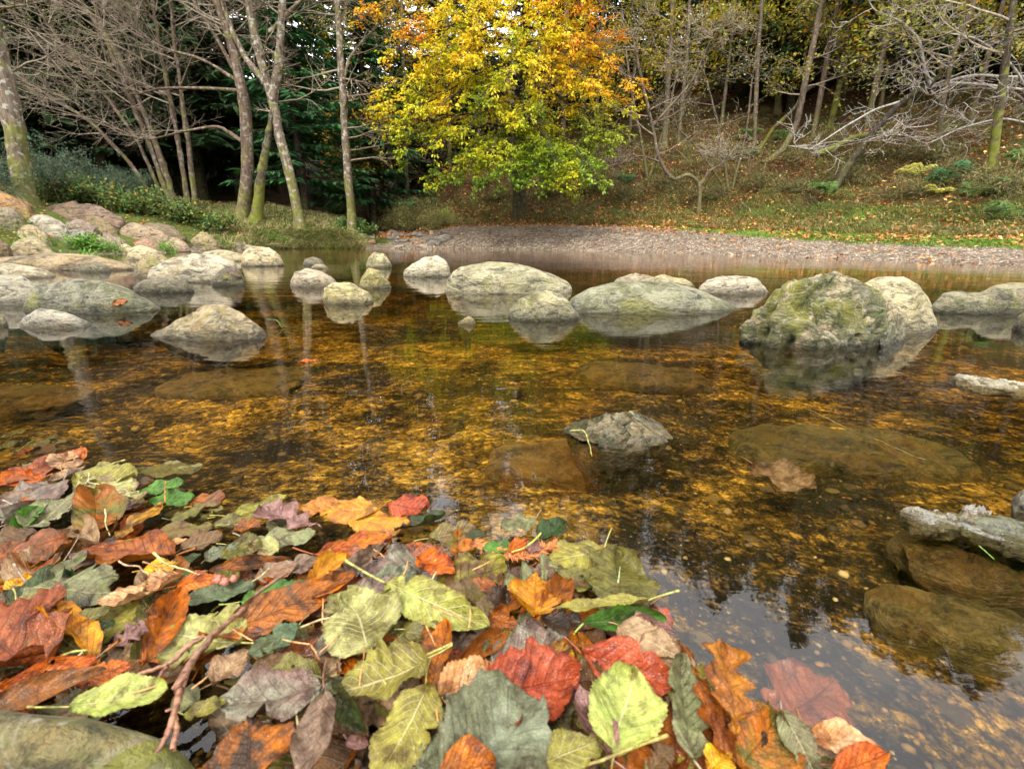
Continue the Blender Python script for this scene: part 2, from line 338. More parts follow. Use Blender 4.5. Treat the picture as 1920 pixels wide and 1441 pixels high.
cy.caustics_reflective = False; cy.caustics_refractive = False; cy.sample_clamp_indirect = 6; cy.use_denoising = DENOISE
# ================================================================ ground sheet (stream bed, banks, hillside)
def build_ground():
    az = np.concatenate([np.linspace(-180, -62, 60, endpoint=False), np.linspace(-62, 62, 760), np.linspace(62, 180, 61)[1:]])
    rr = np.concatenate([np.geomspace(.05, .3, 20, endpoint=False), np.geomspace(.3, 5, 330, endpoint=False), np.geomspace(5, 30, 260, endpoint=False), np.geomspace(30, 260, 60)])
    A, Rr = np.meshgrid(np.radians(az), rr); x = (Rr * np.sin(A)).ravel(); y = (Rr * np.cos(A)).ravel(); z = H(x, y)
    s, a, r = shore_s(x, y); na, nr = len(az), len(rr)
    idx = np.arange(nr * na).reshape(nr, na); q = np.stack([idx[:-1, :-1], idx[:-1, 1:], idx[1:, 1:], idx[1:, :-1]], -1).reshape(-1, 4)[:, ::-1]
    # material zones: r gravel, g grass, b leaf litter soil (stays where it lies)
    wob = n2(x * .8, y * .8, 3, 21)
    gb = np.interp(a, [-60, -20, -17, -11, -6, 3, 14, 20, 25, 30, 46, 60], [.3, .3, .3, 2.6, 2.6, 2.9, 2.9, 2.4, 2.0, 1.6, 1.3, 1.3]) + wob * .25
    grav = np.clip((gb - s) * 3 + .5, 0, 1) * (s > -2.5)
    gg = np.interp(a, [-60, -18, -12, 5, 10, 18, 30, 60], [6, 6, 0.6, .1, 1.4, 3.0, 4.0, 4.4]) + wob * .8
    gr = np.clip((gb + gg - s) * 1.2 + .5, 0, 1) * (s > 0) * (1 - grav)
    cols = np.stack([grav, gr, np.clip(1 - grav - gr, 0, 1) * (s > 0), np.ones_like(s)], 1)
    m = NT('ground'); g = m.n('NewGeometry').outputs['Position']; zc = m.n('SeparateColor', {0: m.n('Attribute', attribute_name='col').outputs['Color']})
    # bed
    b1 = m.noise(m.mapping(g, (1, 1.6, 1), (0, 0, .25)), 5.5, 9, .66, .5); b2 = m.noise(g, 36, 8, .8, .5); b3 = m.noise(g, 120, 4, .8)
    b4 = m.noise(m.mapping(g, (1, 1, 1), (0, 0, 1.0)), 1.6, 5, .6)
    f = m.math('ADD', m.math('MULTIPLY', b1.outputs[0], .5), m.math('MULTIPLY', b2.outputs[0], .62))
    f = m.math('ADD', f, m.math('MULTIPLY', m.math('SUBTRACT', b4.outputs[0], .47), .5))
    f = m.math('ADD', f, m.math('MULTIPLY', m.math('SUBTRACT', b3.outputs[0], .5), .3))
    bed = m.ramp(f, [(.47, (.014, .010, .004)), (.55, (.042, .027, .008)), (.595, (.19, .11, .02)), (.655, (.48, .28, .04)), (.78, (.72, .5, .15))])
    gd = m.n('VectorMath', {0: g, 1: m.n('VectorMath', {0: b2.outputs['Color'], 3: .03}, operation='SCALE').outputs[0]}, operation='ADD').outputs[0]
    for sc_, am in ((55.0, .8), (17.0, .55)):
        vp = m.n('TexVoronoi', {'Vector': gd, 'Scale': sc_}); vq = m.n('TexVoronoi', {'Vector': gd, 'Scale': sc_}, feature='DISTANCE_TO_EDGE'); sc3 = m.n('SeparateColor', {0: vp.outputs['Color']})
        edge = m.ramp(vq.outputs['Distance'], [(.02, 0), (.09, 1)])
        val = m.n('MapRange', {0: sc3.outputs[0], 1: 0.0, 2: 1.0, 3: .45, 4: 1.9}).outputs[0]
        tint = m.n('VectorMath', {0: bed, 3: m.math('MULTIPLY', val, m.math('ADD', m.math('MULTIPLY', edge, .75), .25))}, operation='SCALE').outputs[0]
        bed = m.mix(am, bed, tint)
    st = m.n('TexVoronoi', {'Vector': g, 'Scale': 24.0}); st2 = m.n('TexVoronoi', {'Vector': g, 'Scale': 24.0}, feature='DISTANCE_TO_EDGE')
    stm = m.math('MULTIPLY', m.math('GREATER_THAN', m.n('SeparateColor', {0: st.outputs['Color']}).outputs[0], .8), m.ramp(st.outputs['Distance'], [(.28, 1), (.36, 0)]))
    bed = m.mix(m.math('MULTIPLY', stm, .8), bed, m.mix(m.n('SeparateColor', {0: st.outputs['Color']}).outputs[1], (.04, .03, .015), (.3, .22, .1)))
    # gravel
    v1 = m.n('TexVoronoi', {'Vector': g, 'Scale': 14.0}); v2 = m.n('TexVoronoi', {'Vector': g, 'Scale': 33.0}); vs = m.n('SeparateColor', {0: v1.outputs['Color']}); vs2 = m.n('SeparateColor', {0: v2.outputs['Color']})
    gc = m.ramp(m.math('ADD', m.math('MULTIPLY', vs.outputs[0], .5), m.math('MULTIPLY', vs2.outputs[0], .5)), [(.1, (.05, .04, .03)), (.5, (.15, .118, .088)), (.75, (.24, .19, .14)), (.93, (.42, .35, .26))])
    gn = m.noise(g, .9, 4, .6); gc = m.mix(m.ramp(gn.outputs[0], [(.4, 0), (.65, .5)]), gc, m.mix(1.0, gc, (.6, .55, .5), 'MULTIPLY'))
    # grass soil, litter soil
    n1 = m.noise(g, 7, 7, .7); nn = m.noise(g, 1.1, 4, .6); nz = m.noise(g, 38, 4, .75)
    gs = m.ramp(m.math('ADD', m.math('MULTIPLY', n1.outputs[0], .6), m.math('MULTIPLY', nz.outputs[0], .4)), [(.36, (.025, .035, .008)), (.52, (.075, .10, .018)), (.68, (.16, .17, .04))])
    li = m.ramp(m.math('ADD', m.math('MULTIPLY', n1.outputs[0], .5), m.math('MULTIPLY', nz.outputs[0], .5)), [(.34, (.012, .008, .004)), (.5, (.05, .026, .012)), (.6, (.11, .052, .02)), (.72, (.2, .1, .04))])
    li = m.mix(m.ramp(nn.outputs[0], [(.45, 0), (.62, .75)]), li, m.ramp(nz.outputs[0], [(.35, (.03, .035, .01)), (.65, (.12, .12, .035))]))
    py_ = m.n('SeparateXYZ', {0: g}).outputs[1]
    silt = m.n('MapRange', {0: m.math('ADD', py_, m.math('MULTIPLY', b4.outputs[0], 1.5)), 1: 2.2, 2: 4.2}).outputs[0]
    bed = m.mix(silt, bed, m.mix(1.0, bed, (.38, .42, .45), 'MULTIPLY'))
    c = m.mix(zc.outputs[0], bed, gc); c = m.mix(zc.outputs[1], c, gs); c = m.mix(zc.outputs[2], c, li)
    hb = m.math('ADD', f, m.math('MULTIPLY', stm, .25)); hg = m.math('ADD', v1.outputs['Distance'], m.math('MULTIPLY', v2.outputs['Distance'], .5))
    hh = m.math('ADD', m.math('MULTIPLY', hb, m.math('SUBTRACT', 1.0, zc.outputs[0])), m.math('MULTIPLY', m.math('MULTIPLY', hg, -1.0), zc.outputs[0]))
    hh = m.math('ADD', hh, m.math('MULTIPLY', n1.outputs[0], m.math('ADD', zc.outputs[1], zc.outputs[2])))
    b = m.n('BsdfPrincipled', {'Base Color': c, 'Roughness': .9, 'Specular IOR Level': .15, 'Normal': m.bump(hh, 1.0, .03)})
    o = mesh_obj('ground', np.stack([x, y, z], 1), q, m.finish(b.outputs[0]), colors=cols)
    tag(o, kind='structure')
build_ground()
# ================================================================ water: closed body, tannin-stained, mirror-calm
def build_water():
    m = NT('stream_water'); g = m.n('NewGeometry').outputs['Position']
    y = m.n('SeparateXYZ', {0: g}).outputs[1]
    w1 = m.noise(m.mapping(g, (1.0, 2.6, 1)), 3.0, 3, .5); w2 = m.noise(m.mapping(g, (.7, 3.0, 1)), 14, 3, .5)
    patch = m.ramp(m.noise(g, .8, 2, .5).outputs[0], [(.42, .25), (.62, 1.0)])
    h = m.math('MULTIPLY', m.math('ADD', w1.outputs[0], m.math('MULTIPLY', w2.outputs[0], .16)), patch)
    nrm = m.n('Bump', {'Height': h, 'Strength': 1.0, 'Distance': .0028}).outputs[0]
    fr = m.n('Fresnel', {'IOR': 1.4, 'Normal': nrm})
    tr = m.n('BsdfTransparent', {'Color': (.97, .93, .82, 1)}); gl = m.n('BsdfGlossy', {'Color': (1, 1, 1, 1), 'Roughness': .015, 'Normal': nrm})
    x = m.n('MixShader', {0: fr.outputs[0], 1: tr.outputs[0], 2: gl.outputs[0]})
    va = m.n('VolumeAbsorption', {'Color': (.92, .80, .42, 1), 'Density': WATER_D}); m.link(va.outputs[0], m.out.inputs['Volume'])
    m.link(x.outputs[0], m.out.inputs['Surface'])
    X, Y0, Y1, Z = 30, -4, 16, -1.2
    v = [(-X, Y0, 0), (X, Y0, 0), (X, Y1, 0), (-X, Y1, 0), (-X, Y0, Z), (X, Y0, Z), (X, Y1, Z), (-X, Y1, Z)]
    f = [(0, 1, 2, 3), (7, 6, 5, 4), (0, 4, 5, 1), (1, 5, 6, 2), (2, 6, 7, 3), (3, 7, 4, 0)]
    tag(mesh_obj('water', v, f, m.m, smooth=False), kind='structure')
build_water()
# ================================================================ rocks
def ico_dirs(nu, nv):
    u = np.linspace(-1, 1, nu); u = np.sin(u * math.pi / 2); ph = np.linspace(0, 2 * math.pi, nv, endpoint=False)
    U, PH = np.meshgrid(u, ph, indexing='ij'); return U, PH
def rock(label, pts, base, cat='boulder', name='boulder', col=(.36, .33, .28), depth=.7, moss=.25, ochre=.25, wet=.8, ang=.5, amp=.075, facet=.35, group='boulders in the stream', under=None, land=False, seed=None, Yc=None, res=(110, 90), boxy=.62, parent=None, gloss=.25, taper=.62):
    seed = seed if seed is not None else len(bpy.data.objects) * 7 + 3
    xl, xr = pts[0][0], pts[-1][0]; xm = (xl + xr) / 2
    bp = hit(xm, base) if land else G(xm, base, 0)
    if Yc is None:
        Yf = bp[1]; Yc = Yf
        for _ in range(4):
            a = abs(P(xr, base, Yc)[0] - P(xl, base, Yc)[0]) / 2; Yc = Yf + depth * a * .8
    a = abs(P(xr, base, Yc)[0] - P(xl, base, Yc)[0]) / 2; b = depth * a
    pl = P(xl, base, Yc); pr = P(xr, base, Yc); xc = (pl[0] + pr[0]) / 2
    z0 = bp[2] if land else 0.0
    z0 = min(z0, H1(xc, Yc)) if land else 0.0
    us = [((P(px, base, Yc)[0] - xc) / a) for px, py in pts]; zs = [P(px, py, Yc)[2] - z0 for px, py in pts]
    zs = [max(z, .004) for z in zs]
    if under is None: under = (a * .45 if land else max(.12, min(.3, a * .5)))
    U, PH = ico_dirs(*res); rho = np.sqrt(np.clip(1 - U ** 2, 0, 1))
    order = np.argsort(us); prof = np.interp(U, np.array(us)[order], np.array(zs)[order])
    endfall = np.clip(rho * 2.6, 0, 1) ** .7
    s, c = np.sin(PH), np.cos(PH)
    up = np.abs(s) ** .8
    X = U * a; Y = -b * rho ** boxy * c * np.where(s > 0, 1, 1.08); Z = np.where(s >= 0, prof * up * endfall, -under * np.abs(s) ** .6 * rho ** .5)
    sx = np.where(s < 0, 1 - (.0 if land else taper) * np.abs(s) ** .8, 1.0); X = X * sx; Y = Y * sx
    V = np.stack([X, Y, Z], -1).reshape(-1, 3)
    hgt = max(zs); n = fbm(V / a * 1.5 + seed * 3.1, 5, seed); nf = fbm(V / a * 5 + seed, 4, seed + 5)
    rid = -np.abs(fbm(V / a * 2.2 + seed * 1.7, 4, seed + 9)) + .25
    st = np.sin((V @ np.array([.3, .5, 2.2])) / a * 7 + n * 3) * .12
    D = V / np.array([a * a, b * b, max(hgt, .3 * a) ** 2]); D /= np.linalg.norm(D, axis=1, keepdims=True) + 1e-9
    dd = amp * (n * (1 - facet) * .8 + rid * facet * 1.7 + nf * .22 + st * (.4 + facet)) * min(a, hgt * 1.4 + .02)
    V = V + D * dd[:, None]
    SH = xc / Yc
    if facet > .3:   # break the surface into flat-ish planes
        gq = np.array([[math.cos(t) * math.cos(e), math.sin(t) * math.cos(e), math.sin(e)] for t, e in [(random.Random(seed + i).uniform(0, 6.28), random.Random(seed * 2 + i).uniform(-.1, 1.2)) for i in range(9)]])
        E = V / np.array([a, b, max(hgt, .2 * a)])
        pr_ = E @ gq.T; lim = np.array([random.Random(seed + 50 + i).uniform(.72, .9) for i in range(9)])
        ex = np.clip(pr_ - lim, 0, None); E = E - (ex * .7 * facet) @ gq
        V = E * np.array([a, b, max(hgt, .2 * a)])
    V[:, 0] += V[:, 1] * SH * .85
    nu, nv = res; idx = np.arange(nu * nv).reshape(nu, nv); A_ = idx[:-1]; B_ = idx[1:]
    q = np.stack([A_, B_, np.roll(B_, -1, 1), np.roll(A_, -1, 1)], -1).reshape(-1, 4)
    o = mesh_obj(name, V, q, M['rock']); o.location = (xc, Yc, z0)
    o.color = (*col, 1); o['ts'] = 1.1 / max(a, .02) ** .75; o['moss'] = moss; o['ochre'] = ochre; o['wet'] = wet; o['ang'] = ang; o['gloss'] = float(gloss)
    tag(o, label, cat, group); return o
CREAM, PALE, GREYR, TANR, PINKR, DARKR, GREENR = (.60, .53, .38), (.55, .52, .45), (.32, .31, .29), (.36, .27, .19), (.38, .25, .21), (.11, .09, .07), (.30, .31, .24)
PB = 'boulders piled on the left bank'
# --- back bank pile, back to front
rock('orange-brown rounded boulder on the far left top of the rock pile', [(-60, 395), (-20, 365), (15, 358), (45, 368), (66, 385), (74, 402)], 412, col=(.42, .24, .11), moss=.3, land=True, group=PB, facet=.3, amp=.09)
rock('long purple-brown slab topping the rock pile beside the brambles', [(68, 395), (85, 379), (130, 376), (160, 379), (190, 382), (215, 395), (236, 412)], 418, col=(.27, .19, .16), moss=.2, ochre=.15, land=True, depth=.5, group=PB, facet=.7, amp=.12)
rock('small grey-pink boulder between the orange boulder and the white boulder', [(-25, 405), (10, 388), (40, 390), (58, 405)], 432, col=(.34, .27, .25), land=True, group=PB)
rock('rounded white-grey boulder speckled with lichen in the rock pile', [(36, 425), (40, 405), (70, 399), (100, 401), (122, 415), (136, 430)], 438, col=(.55, .53, .5), moss=.1, ochre=.1, land=True, group=PB)
rock('mauve-grey boulder tucked under the long purple-brown slab', [(118, 430), (130, 413), (160, 412), (185, 425)], 436, col=(.33, .28, .27), moss=.1, land=True, group=PB)
rock('brown tilted boulder below the right end of the purple-brown slab', [(166, 422), (172, 405), (190, 404), (212, 416), (224, 434)], 440, col=(.3, .22, .14), moss=.35, land=True, group=PB, facet=.5)
rock('dark-topped mossy boulder at the bramble edge of the pile', [(262, 440), (280, 418), (305, 416), (330, 425), (350, 445)], 447, col=(.22, .18, .13), moss=.45, land=True, group=PB)
rock('large pinkish tan boulder in the middle of the rock pile', [(220, 438), (228, 420), (250, 416), (285, 422), (310, 432), (322, 447)], 449, col=(.42, .33, .27), moss=.1, land=True, group=PB, depth=.6)
rock('cream flat-faced boulder left of the slate-grey boulder', [(32, 438), (50, 420), (72, 420), (92, 436), (98, 450)], 456, col=(.55, .46, .34), land=True, group=PB)
rock('slate-grey boulder with a smooth top in the rock pile', [(88, 450), (98, 431), (130, 430), (165, 432), (182, 450)], 458, col=(.3, .29, .3), moss=.12, land=True, group=PB, depth=.6)
rock('mauve low boulder right of the slate-grey boulder', [(172, 455), (182, 440), (210, 438), (242, 452)], 462, col=(.36, .28, .27), moss=.1, land=True, group=PB)
rock('pyramid-shaped tan and green boulder at the right end of the pile', [(352, 462), (362, 446), (385, 433), (400, 440), (418, 462)], 469, col=(.40, .34, .22), moss=.3, land=True, group=PB, facet=.6)
rock('flat pinkish boulder left of the pyramid-shaped boulder', [(305, 462), (312, 447), (335, 444), (353, 450), (358, 465)], 470, col=(.46, .34, .28), moss=.05, land=True, group=PB)
rock('small pink-brown boulder beside the flat pinkish boulder', [(248, 460), (256, 447), (280, 446), (302, 458)], 466, col=(.42, .27, .22), moss=.05, land=True, group=PB)
rock('brown boulder cut by the left picture edge above the waterline', [(-50, 470), (-20, 442), (8, 440), (24, 456), (27, 478)], 484, col=(.27, .19, .13), land=True, group=PB, facet=.5)
rock('long cream boulder with a rounded back above the beige ledge', [(22, 462), (32, 443), (60, 440), (85, 447), (112, 478)], 482, col=(.50, .43, .31), moss=.15, land=True, group=PB)
rock('small round cream stone beside the grass tuft on the ledge', [(221, 470), (228, 458), (245, 456), (252, 468)], 474, cat='stone', name='stone', col=CREAM, land=True, group=PB)
rock('cream stone behind the dark-fronted boulder at the waterline', [(236, 480), (246, 464), (272, 460), (300, 470), (302, 482)], 484, col=CREAM, moss=.1, Yc=7.6, group='boulders in the stream')
rock('small grey stone on the mud at the end of the rock pile', [(454, 466), (462, 458), (474, 459), (482, 467)], 470, cat='stone', name='stone', col=GREYR, land=True, group=PB)
# --- left water's edge
rock('low beige rock ledge running along the left waterline', [(-90, 500), (-20, 484), (60, 480), (110, 474), (190, 476), (225, 488), (262, 500)], 507, cat='rock ledge', name='rock_ledge', col=(.45, .36, .25), moss=.2, ochre=.3, depth=.3)
rock('dark rounded rock in the water before the beige ledge', [(148, 506), (156, 493), (185, 489), (203, 497), (210, 508)], 510, col=(.17, .15, .12), moss=.4)
rock('flat pale boulder lying low behind the long pale sloping boulder', [(376, 486), (385, 470), (420, 467), (450, 472), (462, 488)], 490, col=(.48, .44, .33), moss=.2)
rock('rounded cream boulder with a grey water mark at the far end', [(450, 496), (456, 472), (480, 461), (505, 462), (520, 470), (534, 492)], 499, col=CREAM, moss=.15, wet=1)
rock('dark-fronted square boulder at the left waterline', [(253, 512), (257, 485), (275, 473), (315, 470), (332, 480), (334, 512)], 520, col=(.40, .33, .22), moss=.5, depth=.6, facet=.5)
rock('long pale boulder sloping down to the left into the water', [(274, 525), (290, 502), (320, 487), (370, 477), (420, 478), (445, 490), (458, 520)], 529, col=PALE, moss=.15, ochre=.35, wet=1, depth=.55, facet=.3)
rock('small dark wet rock leaning on the long pale sloping boulder', [(394, 528), (402, 508), (425, 500), (450, 503), (461, 520)], 535, col=DARKR, moss=.5, facet=.5, amp=.12)
rock('pale low boulder with an orange wet tip at the left edge', [(-60, 515), (-10, 497), (30, 493), (65, 500), (95, 507), (112, 518)], 521, col=(.55, .5, .4), ochre=.6, moss=.2, depth=.45)
rock('flat grey-white boulder cut by the left picture edge', [(-120, 560), (-40, 523), (10, 516), (60, 517), (88, 535), (100, 560)], 572, col=(.45, .44, .41), moss=.2, depth=.45)
rock('broad green-grey algae-covered boulder with an orange leaf on it', [(46, 572), (62, 542), (85, 521), (120, 519), (170, 521), (215, 530), (250, 545), (280, 558), (304, 576)], 586, col=(.27, .28, .23), moss=.62, ochre=.1, depth=.5, amp=.07, res=(150, 110))
rock('dark pointed wet rock behind the green-grey boulder', [(250, 538), (275, 524), (300, 515), (330, 520), (352, 528), (364, 540)], 549, col=(.2, .18, .15), moss=.3, facet=.6, amp=.1, wet=1, depth=.5)
rock('low whitish stone in front of the green-grey boulder', [(38, 612), (60, 590), (85, 576), (115, 580), (145, 592), (174, 606)], 614, col=(.50, .49, .46), moss=.08, depth=.5)
rock('dark brown stone cut by the left picture edge', [(-40, 606), (-20, 585), (0, 582), (14, 592), (18, 608)], 612, cat='stone', name='stone', col=(.2, .16, .09), moss=.5)
# --- middle
rock('wedge-shaped ochre and grey boulder rising from left to right', [(277, 634), (300, 620), (345, 600), (390, 578), (430, 568), (465, 571), (488, 585), (500, 602), (506, 612)], 636, col=(.47, .40, .29), moss=.3, ochre=.85, ang=.8, depth=.5, facet=.55, amp=.12, res=(170, 130))
rock('squat grey stone in the open water left of the yellow stone', [(545, 532), (556, 510), (580, 502), (605, 503), (625, 515), (634, 532)], 538, col=(.46, .41, .34), moss=.15)
rock('small dark stone farthest out in the water', [(567, 496), (572, 485), (590, 482), (606, 486), (610, 496)], 498, cat='stone', name='stone', col=(.15, .14, .12), moss=.2)
rock('small flat tan stone just in front of the farthest dark stone', [(584, 501), (592, 495), (608, 495), (616, 502)], 504, cat='stone', name='stone', col=(.4, .34, .24))
rock('mossy knob-shaped stone with a pale cap and green foot', [(684, 498), (690, 480), (702, 472), (722, 474), (736, 495)], 502, col=(.47, .43, .31), moss=.5)
rock('yellow-green pointed stone leaning right between two other stones', [(671, 530), (676, 505), (692, 498), (712, 508), (733, 530)], 541, col=(.45, .40, .17), moss=.55, ochre=.7, facet=.5, amp=.1)
rock('yellow and white lichened stone nearest of the three small stones', [(605, 566), (609, 540), (632, 527), (665, 530), (690, 545), (701, 560)], 570, col=(.58, .53, .33), moss=.3, ochre=.7, amp=.1)
rock('flat-topped white stone left of the big domed boulder', [(757, 508), (775, 494), (800, 483), (822, 481), (838, 490), (845, 508)], 519, col=(.55, .53, .46), moss=.15, facet=.3)
rock('big smooth domed boulder pale with speckles in mid stream', [(834, 535), (838, 508), (860, 496), (890, 492), (920, 486), (960, 488), (1000, 500), (1040, 515), (1072, 532)], 550, col=(.50, .49, .38), moss=.36, ochre=.1, amp=.05, wet=.4, depth=.55, res=(150, 110))
rock('thin flat grey boulder partly behind the long green-grey boulder', [(1146, 532), (1152, 516), (1190, 513), (1225, 518), (1238, 532)], 536, col=(.43, .38, .3), moss=.15, depth=.4)
rock('small yellowish capped stone behind the long green-grey boulder', [(1215, 532), (1224, 517), (1245, 514), (1260, 522), (1285, 524), (1302, 534)], 540, cat='stone', name='stone', col=(.55, .5, .33), moss=.15, depth=.4)
rock('long low green-grey boulder like a whale back', [(1055, 576), (1075, 555), (1100, 541), (1140, 529), (1190, 526), (1250, 528), (1300, 540), (1345, 558), (1380, 575)], 586, col=(.33, .35, .27), moss=.55, ochre=.05, amp=.05, depth=.45, wet=.6, res=(150, 110))
rock('pyramid-shaped boulder with a blunt top before the whale-backed boulder', [(948, 592), (960, 570), (985, 547), (1010, 540), (1035, 541), (1052, 553), (1070, 572), (1088, 594)], 601, col=(.45, .44, .32), moss=.5, ochre=.1, facet=.6, depth=.6, wet=1)
rock('flat white boulder in the water between the two largest boulders', [(1306, 540), (1318, 520), (1350, 513), (1385, 518), (1415, 522), (1440, 545)], 552, col=(.56, .53, .47), ochre=.4, moss=.05, depth=.5, facet=.4)
rock('smooth cream boulder standing behind the largest mossy boulder', [(1560, 560), (1590, 533), (1625, 520), (1670, 518), (1702, 528), (1725, 553), (1742, 582), (1760, 612)], 624, col=(.58, .55, .40), moss=.25, ochre=.25, wet=.7, amp=.04, depth=.5)
rock('largest mossy boulder with a ridge running down to the right', [(1386, 612), (1402, 580), (1425, 558), (1448, 535), (1480, 520), (1505, 512), (1540, 514), (1575, 528), (1620, 545), (1665, 560), (1695, 585), (1708, 610), (1714, 640)], 652, col=(.44, .39, .29), moss=.8, ochre=.6, ang=.8, facet=1.0, amp=.15, depth=.55, res=(220, 170), wet=.9)
rock('long dark wet boulder with a pale hump at the right edge', [(1738, 566), (1758, 550), (1790, 546), (1825, 547), (1850, 534), (1885, 528), (1930, 528), (1990, 540), (2050, 570)], 588, col=(.35, .33, .24), moss=.72, ochre=.1, depth=.3, wet=1)
rock('black-brown rock cut by the right picture edge', [(1896, 618), (1904, 590), (1925, 573), (1960, 570), (2000, 600)], 620, col=(.08, .06, .035), moss=.4, amp=.12)
rock('tiny yellow tipped stone alone in the middle of the pool', [(858, 606), (868, 599), (878, 592), (888, 596), (892, 605)], 608, cat='stone', name='stone', col=(.5, .42, .2), ochre=.8, moss=.2)
rock('jagged wet white and green rock just breaking the surface in the pool', [(1046, 818), (1075, 808), (1100, 806), (1135, 796), (1165, 795), (1195, 782), (1222, 788), (1240, 806), (1248, 820)], 836, col=(.6, .53, .38), moss=.7, ochre=.8, ang=.9, facet=.8, amp=.32, gloss=1.0, depth=.75, res=(170, 130), under=.13, taper=.3)
TIPS = 1
rock('upright pale stone at the right edge behind the ribbed shelf', [(1888, 950), (1898, 915), (1920, 905), (1960, 915), (1985, 950)], 958, cat='stone', name='stone', col=(.5, .48, .45), moss=.4, facet=.5, amp=.15, under=.07)
# submerged slabs: authored by footprint, tops below the surface
def sunk(label, x0, x1, yb, yf, ztop, thick, col, moss, seed, rz=0., facet=.5, name='sunken_rock', cat='sunken rock', group='rocks lying under the water', gloss=.2, ochre=.4):
    a = G(x0, (yb + yf) / 2, ztop); b = G(x1, (yb + yf) / 2, ztop); yb_ = G((x0 + x1) / 2, yb, ztop)[1]; yf_ = G((x0 + x1) / 2, yf, ztop)[1]
    hx, hy = (b[0] - a[0]) / 2, (yb_ - yf_) / 2; zb = H1((a[0] + b[0]) / 2, (yb_ + yf_) / 2)
    na = min(thick, .012)
    if ztop < 0: thick = .03; ztop = min(ztop, zb + .045) if abs(ztop + .035) > .001 else ztop
    nu, nv = 130, 90; U, PH = ico_dirs(nu, nv); rho = np.sqrt(np.clip(1 - U ** 2, 0, 1)); s, c = np.sin(PH), np.cos(PH)
    V = np.stack([hx * np.sign(U) * np.abs(U) ** .8, hy * rho ** .5 * np.sign(c) * np.abs(c) ** .7, thick * np.sign(s) * np.abs(s) ** .45 * rho ** .4], -1).reshape(-1, 3)
    n = fbm(V / hx * 1.6 + seed, 5, seed); nf = fbm(V / hx * 5 + seed, 4, seed); V[:, 2] += (n * .5 + nf * .35 - np.abs(np.sin(V[:, 0] / hx * 4 + V[:, 1] / hy * 2 + n * 3)) * .5) * na; V[:, 0] += n * hx * .14 + nf * .03 * hx; V[:, 1] += np.roll(n, 31) * hy * .18
    idx = np.arange(nu * nv).reshape(nu, nv); A_ = idx[:-1]; B_ = idx[1:]
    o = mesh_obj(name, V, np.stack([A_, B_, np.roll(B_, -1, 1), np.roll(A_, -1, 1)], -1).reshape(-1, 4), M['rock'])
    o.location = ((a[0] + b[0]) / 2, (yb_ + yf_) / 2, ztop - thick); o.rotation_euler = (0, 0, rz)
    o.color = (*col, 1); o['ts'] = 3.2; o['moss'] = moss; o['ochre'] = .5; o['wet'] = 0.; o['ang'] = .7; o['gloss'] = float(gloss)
    tag(o, label, cat, group); return o
sunk('sunken brown shelf of rock left of the jagged wet rock', 920, 1160, 785, 850, -.02, .035, (.25, .18, .09), .4, 11, .1)
sunk('big flat greenish slab lying under the water below the largest boulder', 1405, 1800, 760, 835, -.045, .03, (.17, .17, .09), .35, 12, -.12)
sunk('sunken ribbed green slab near the right picture edge', 1665, 2000, 1085, 1200, -.045, .05, (.15, .15, .07), .4, 13, -.3)
sunk('big dark boulder under water beneath the blue-grey rocks', 1720, 2150, 975, 1100, -.035, .07, (.17, .13, .055), .5, 14, -.1)
sunk('olive flat rock under water behind the orange floating leaf', 300, 560, 655, 700, -.05, .05, (.3, .26, .15), .4, 15)
sunk('dark flat rock under water right of the tiny yellow stone', 1080, 1330, 660, 700, -.07, .05, (.2, .16, .09), .4, 16)
sunk('dark sunken rock near the left edge below the dark brown stone', -160, 130, 700, 745, -.06, .05, (.2, .15, .08), .4, 17)
kw_ = dict(gloss=.9, group='boulders in the stream', ochre=.1)
sunk('flat pale grey stone awash near the right edge', 1808, 1922, 700, 727, .004, .012, (.6, .6, .58), .3, 41, -.25, name='stone', cat='stone', **kw_)
sunk('blue-grey wet flat rock tip on the left of the near right rocks', 1700, 1818, 948, 982, .004, .012, (.34, .36, .42), .25, 42, -.15, name='stone', cat='stone', **kw_)
sunk('tiny blue-grey rock tip between the near right rocks', 1806, 1854, 944, 960, .004, .02, (.48, .48, .56), .05, 43, name='stone', cat='stone', **kw_)
sunk('ribbed blue-grey wet rock shelf at the right edge', 1815, 2100, 966, 1036, .004, .014, (.3, .32, .36), .5, 44, -.5, name='rock_ledge', cat='rock ledge', **kw_)
# bank rock under the leaves, bottom left
rock('blurred mossy bank rock under the leaves in the bottom left corner', [(-330, 1440), (-150, 1380), (0, 1362), (150, 1352), (290, 1362), (390, 1400), (440, 1450)], 1650, cat='rock', name='mossy_rock', col=(.2, .18, .09), moss=.9, ochre=.4, wet=0, depth=.22, group='', under=.05, Yc=G(100, 1460, .015)[1], res=(180, 140), amp=.03)
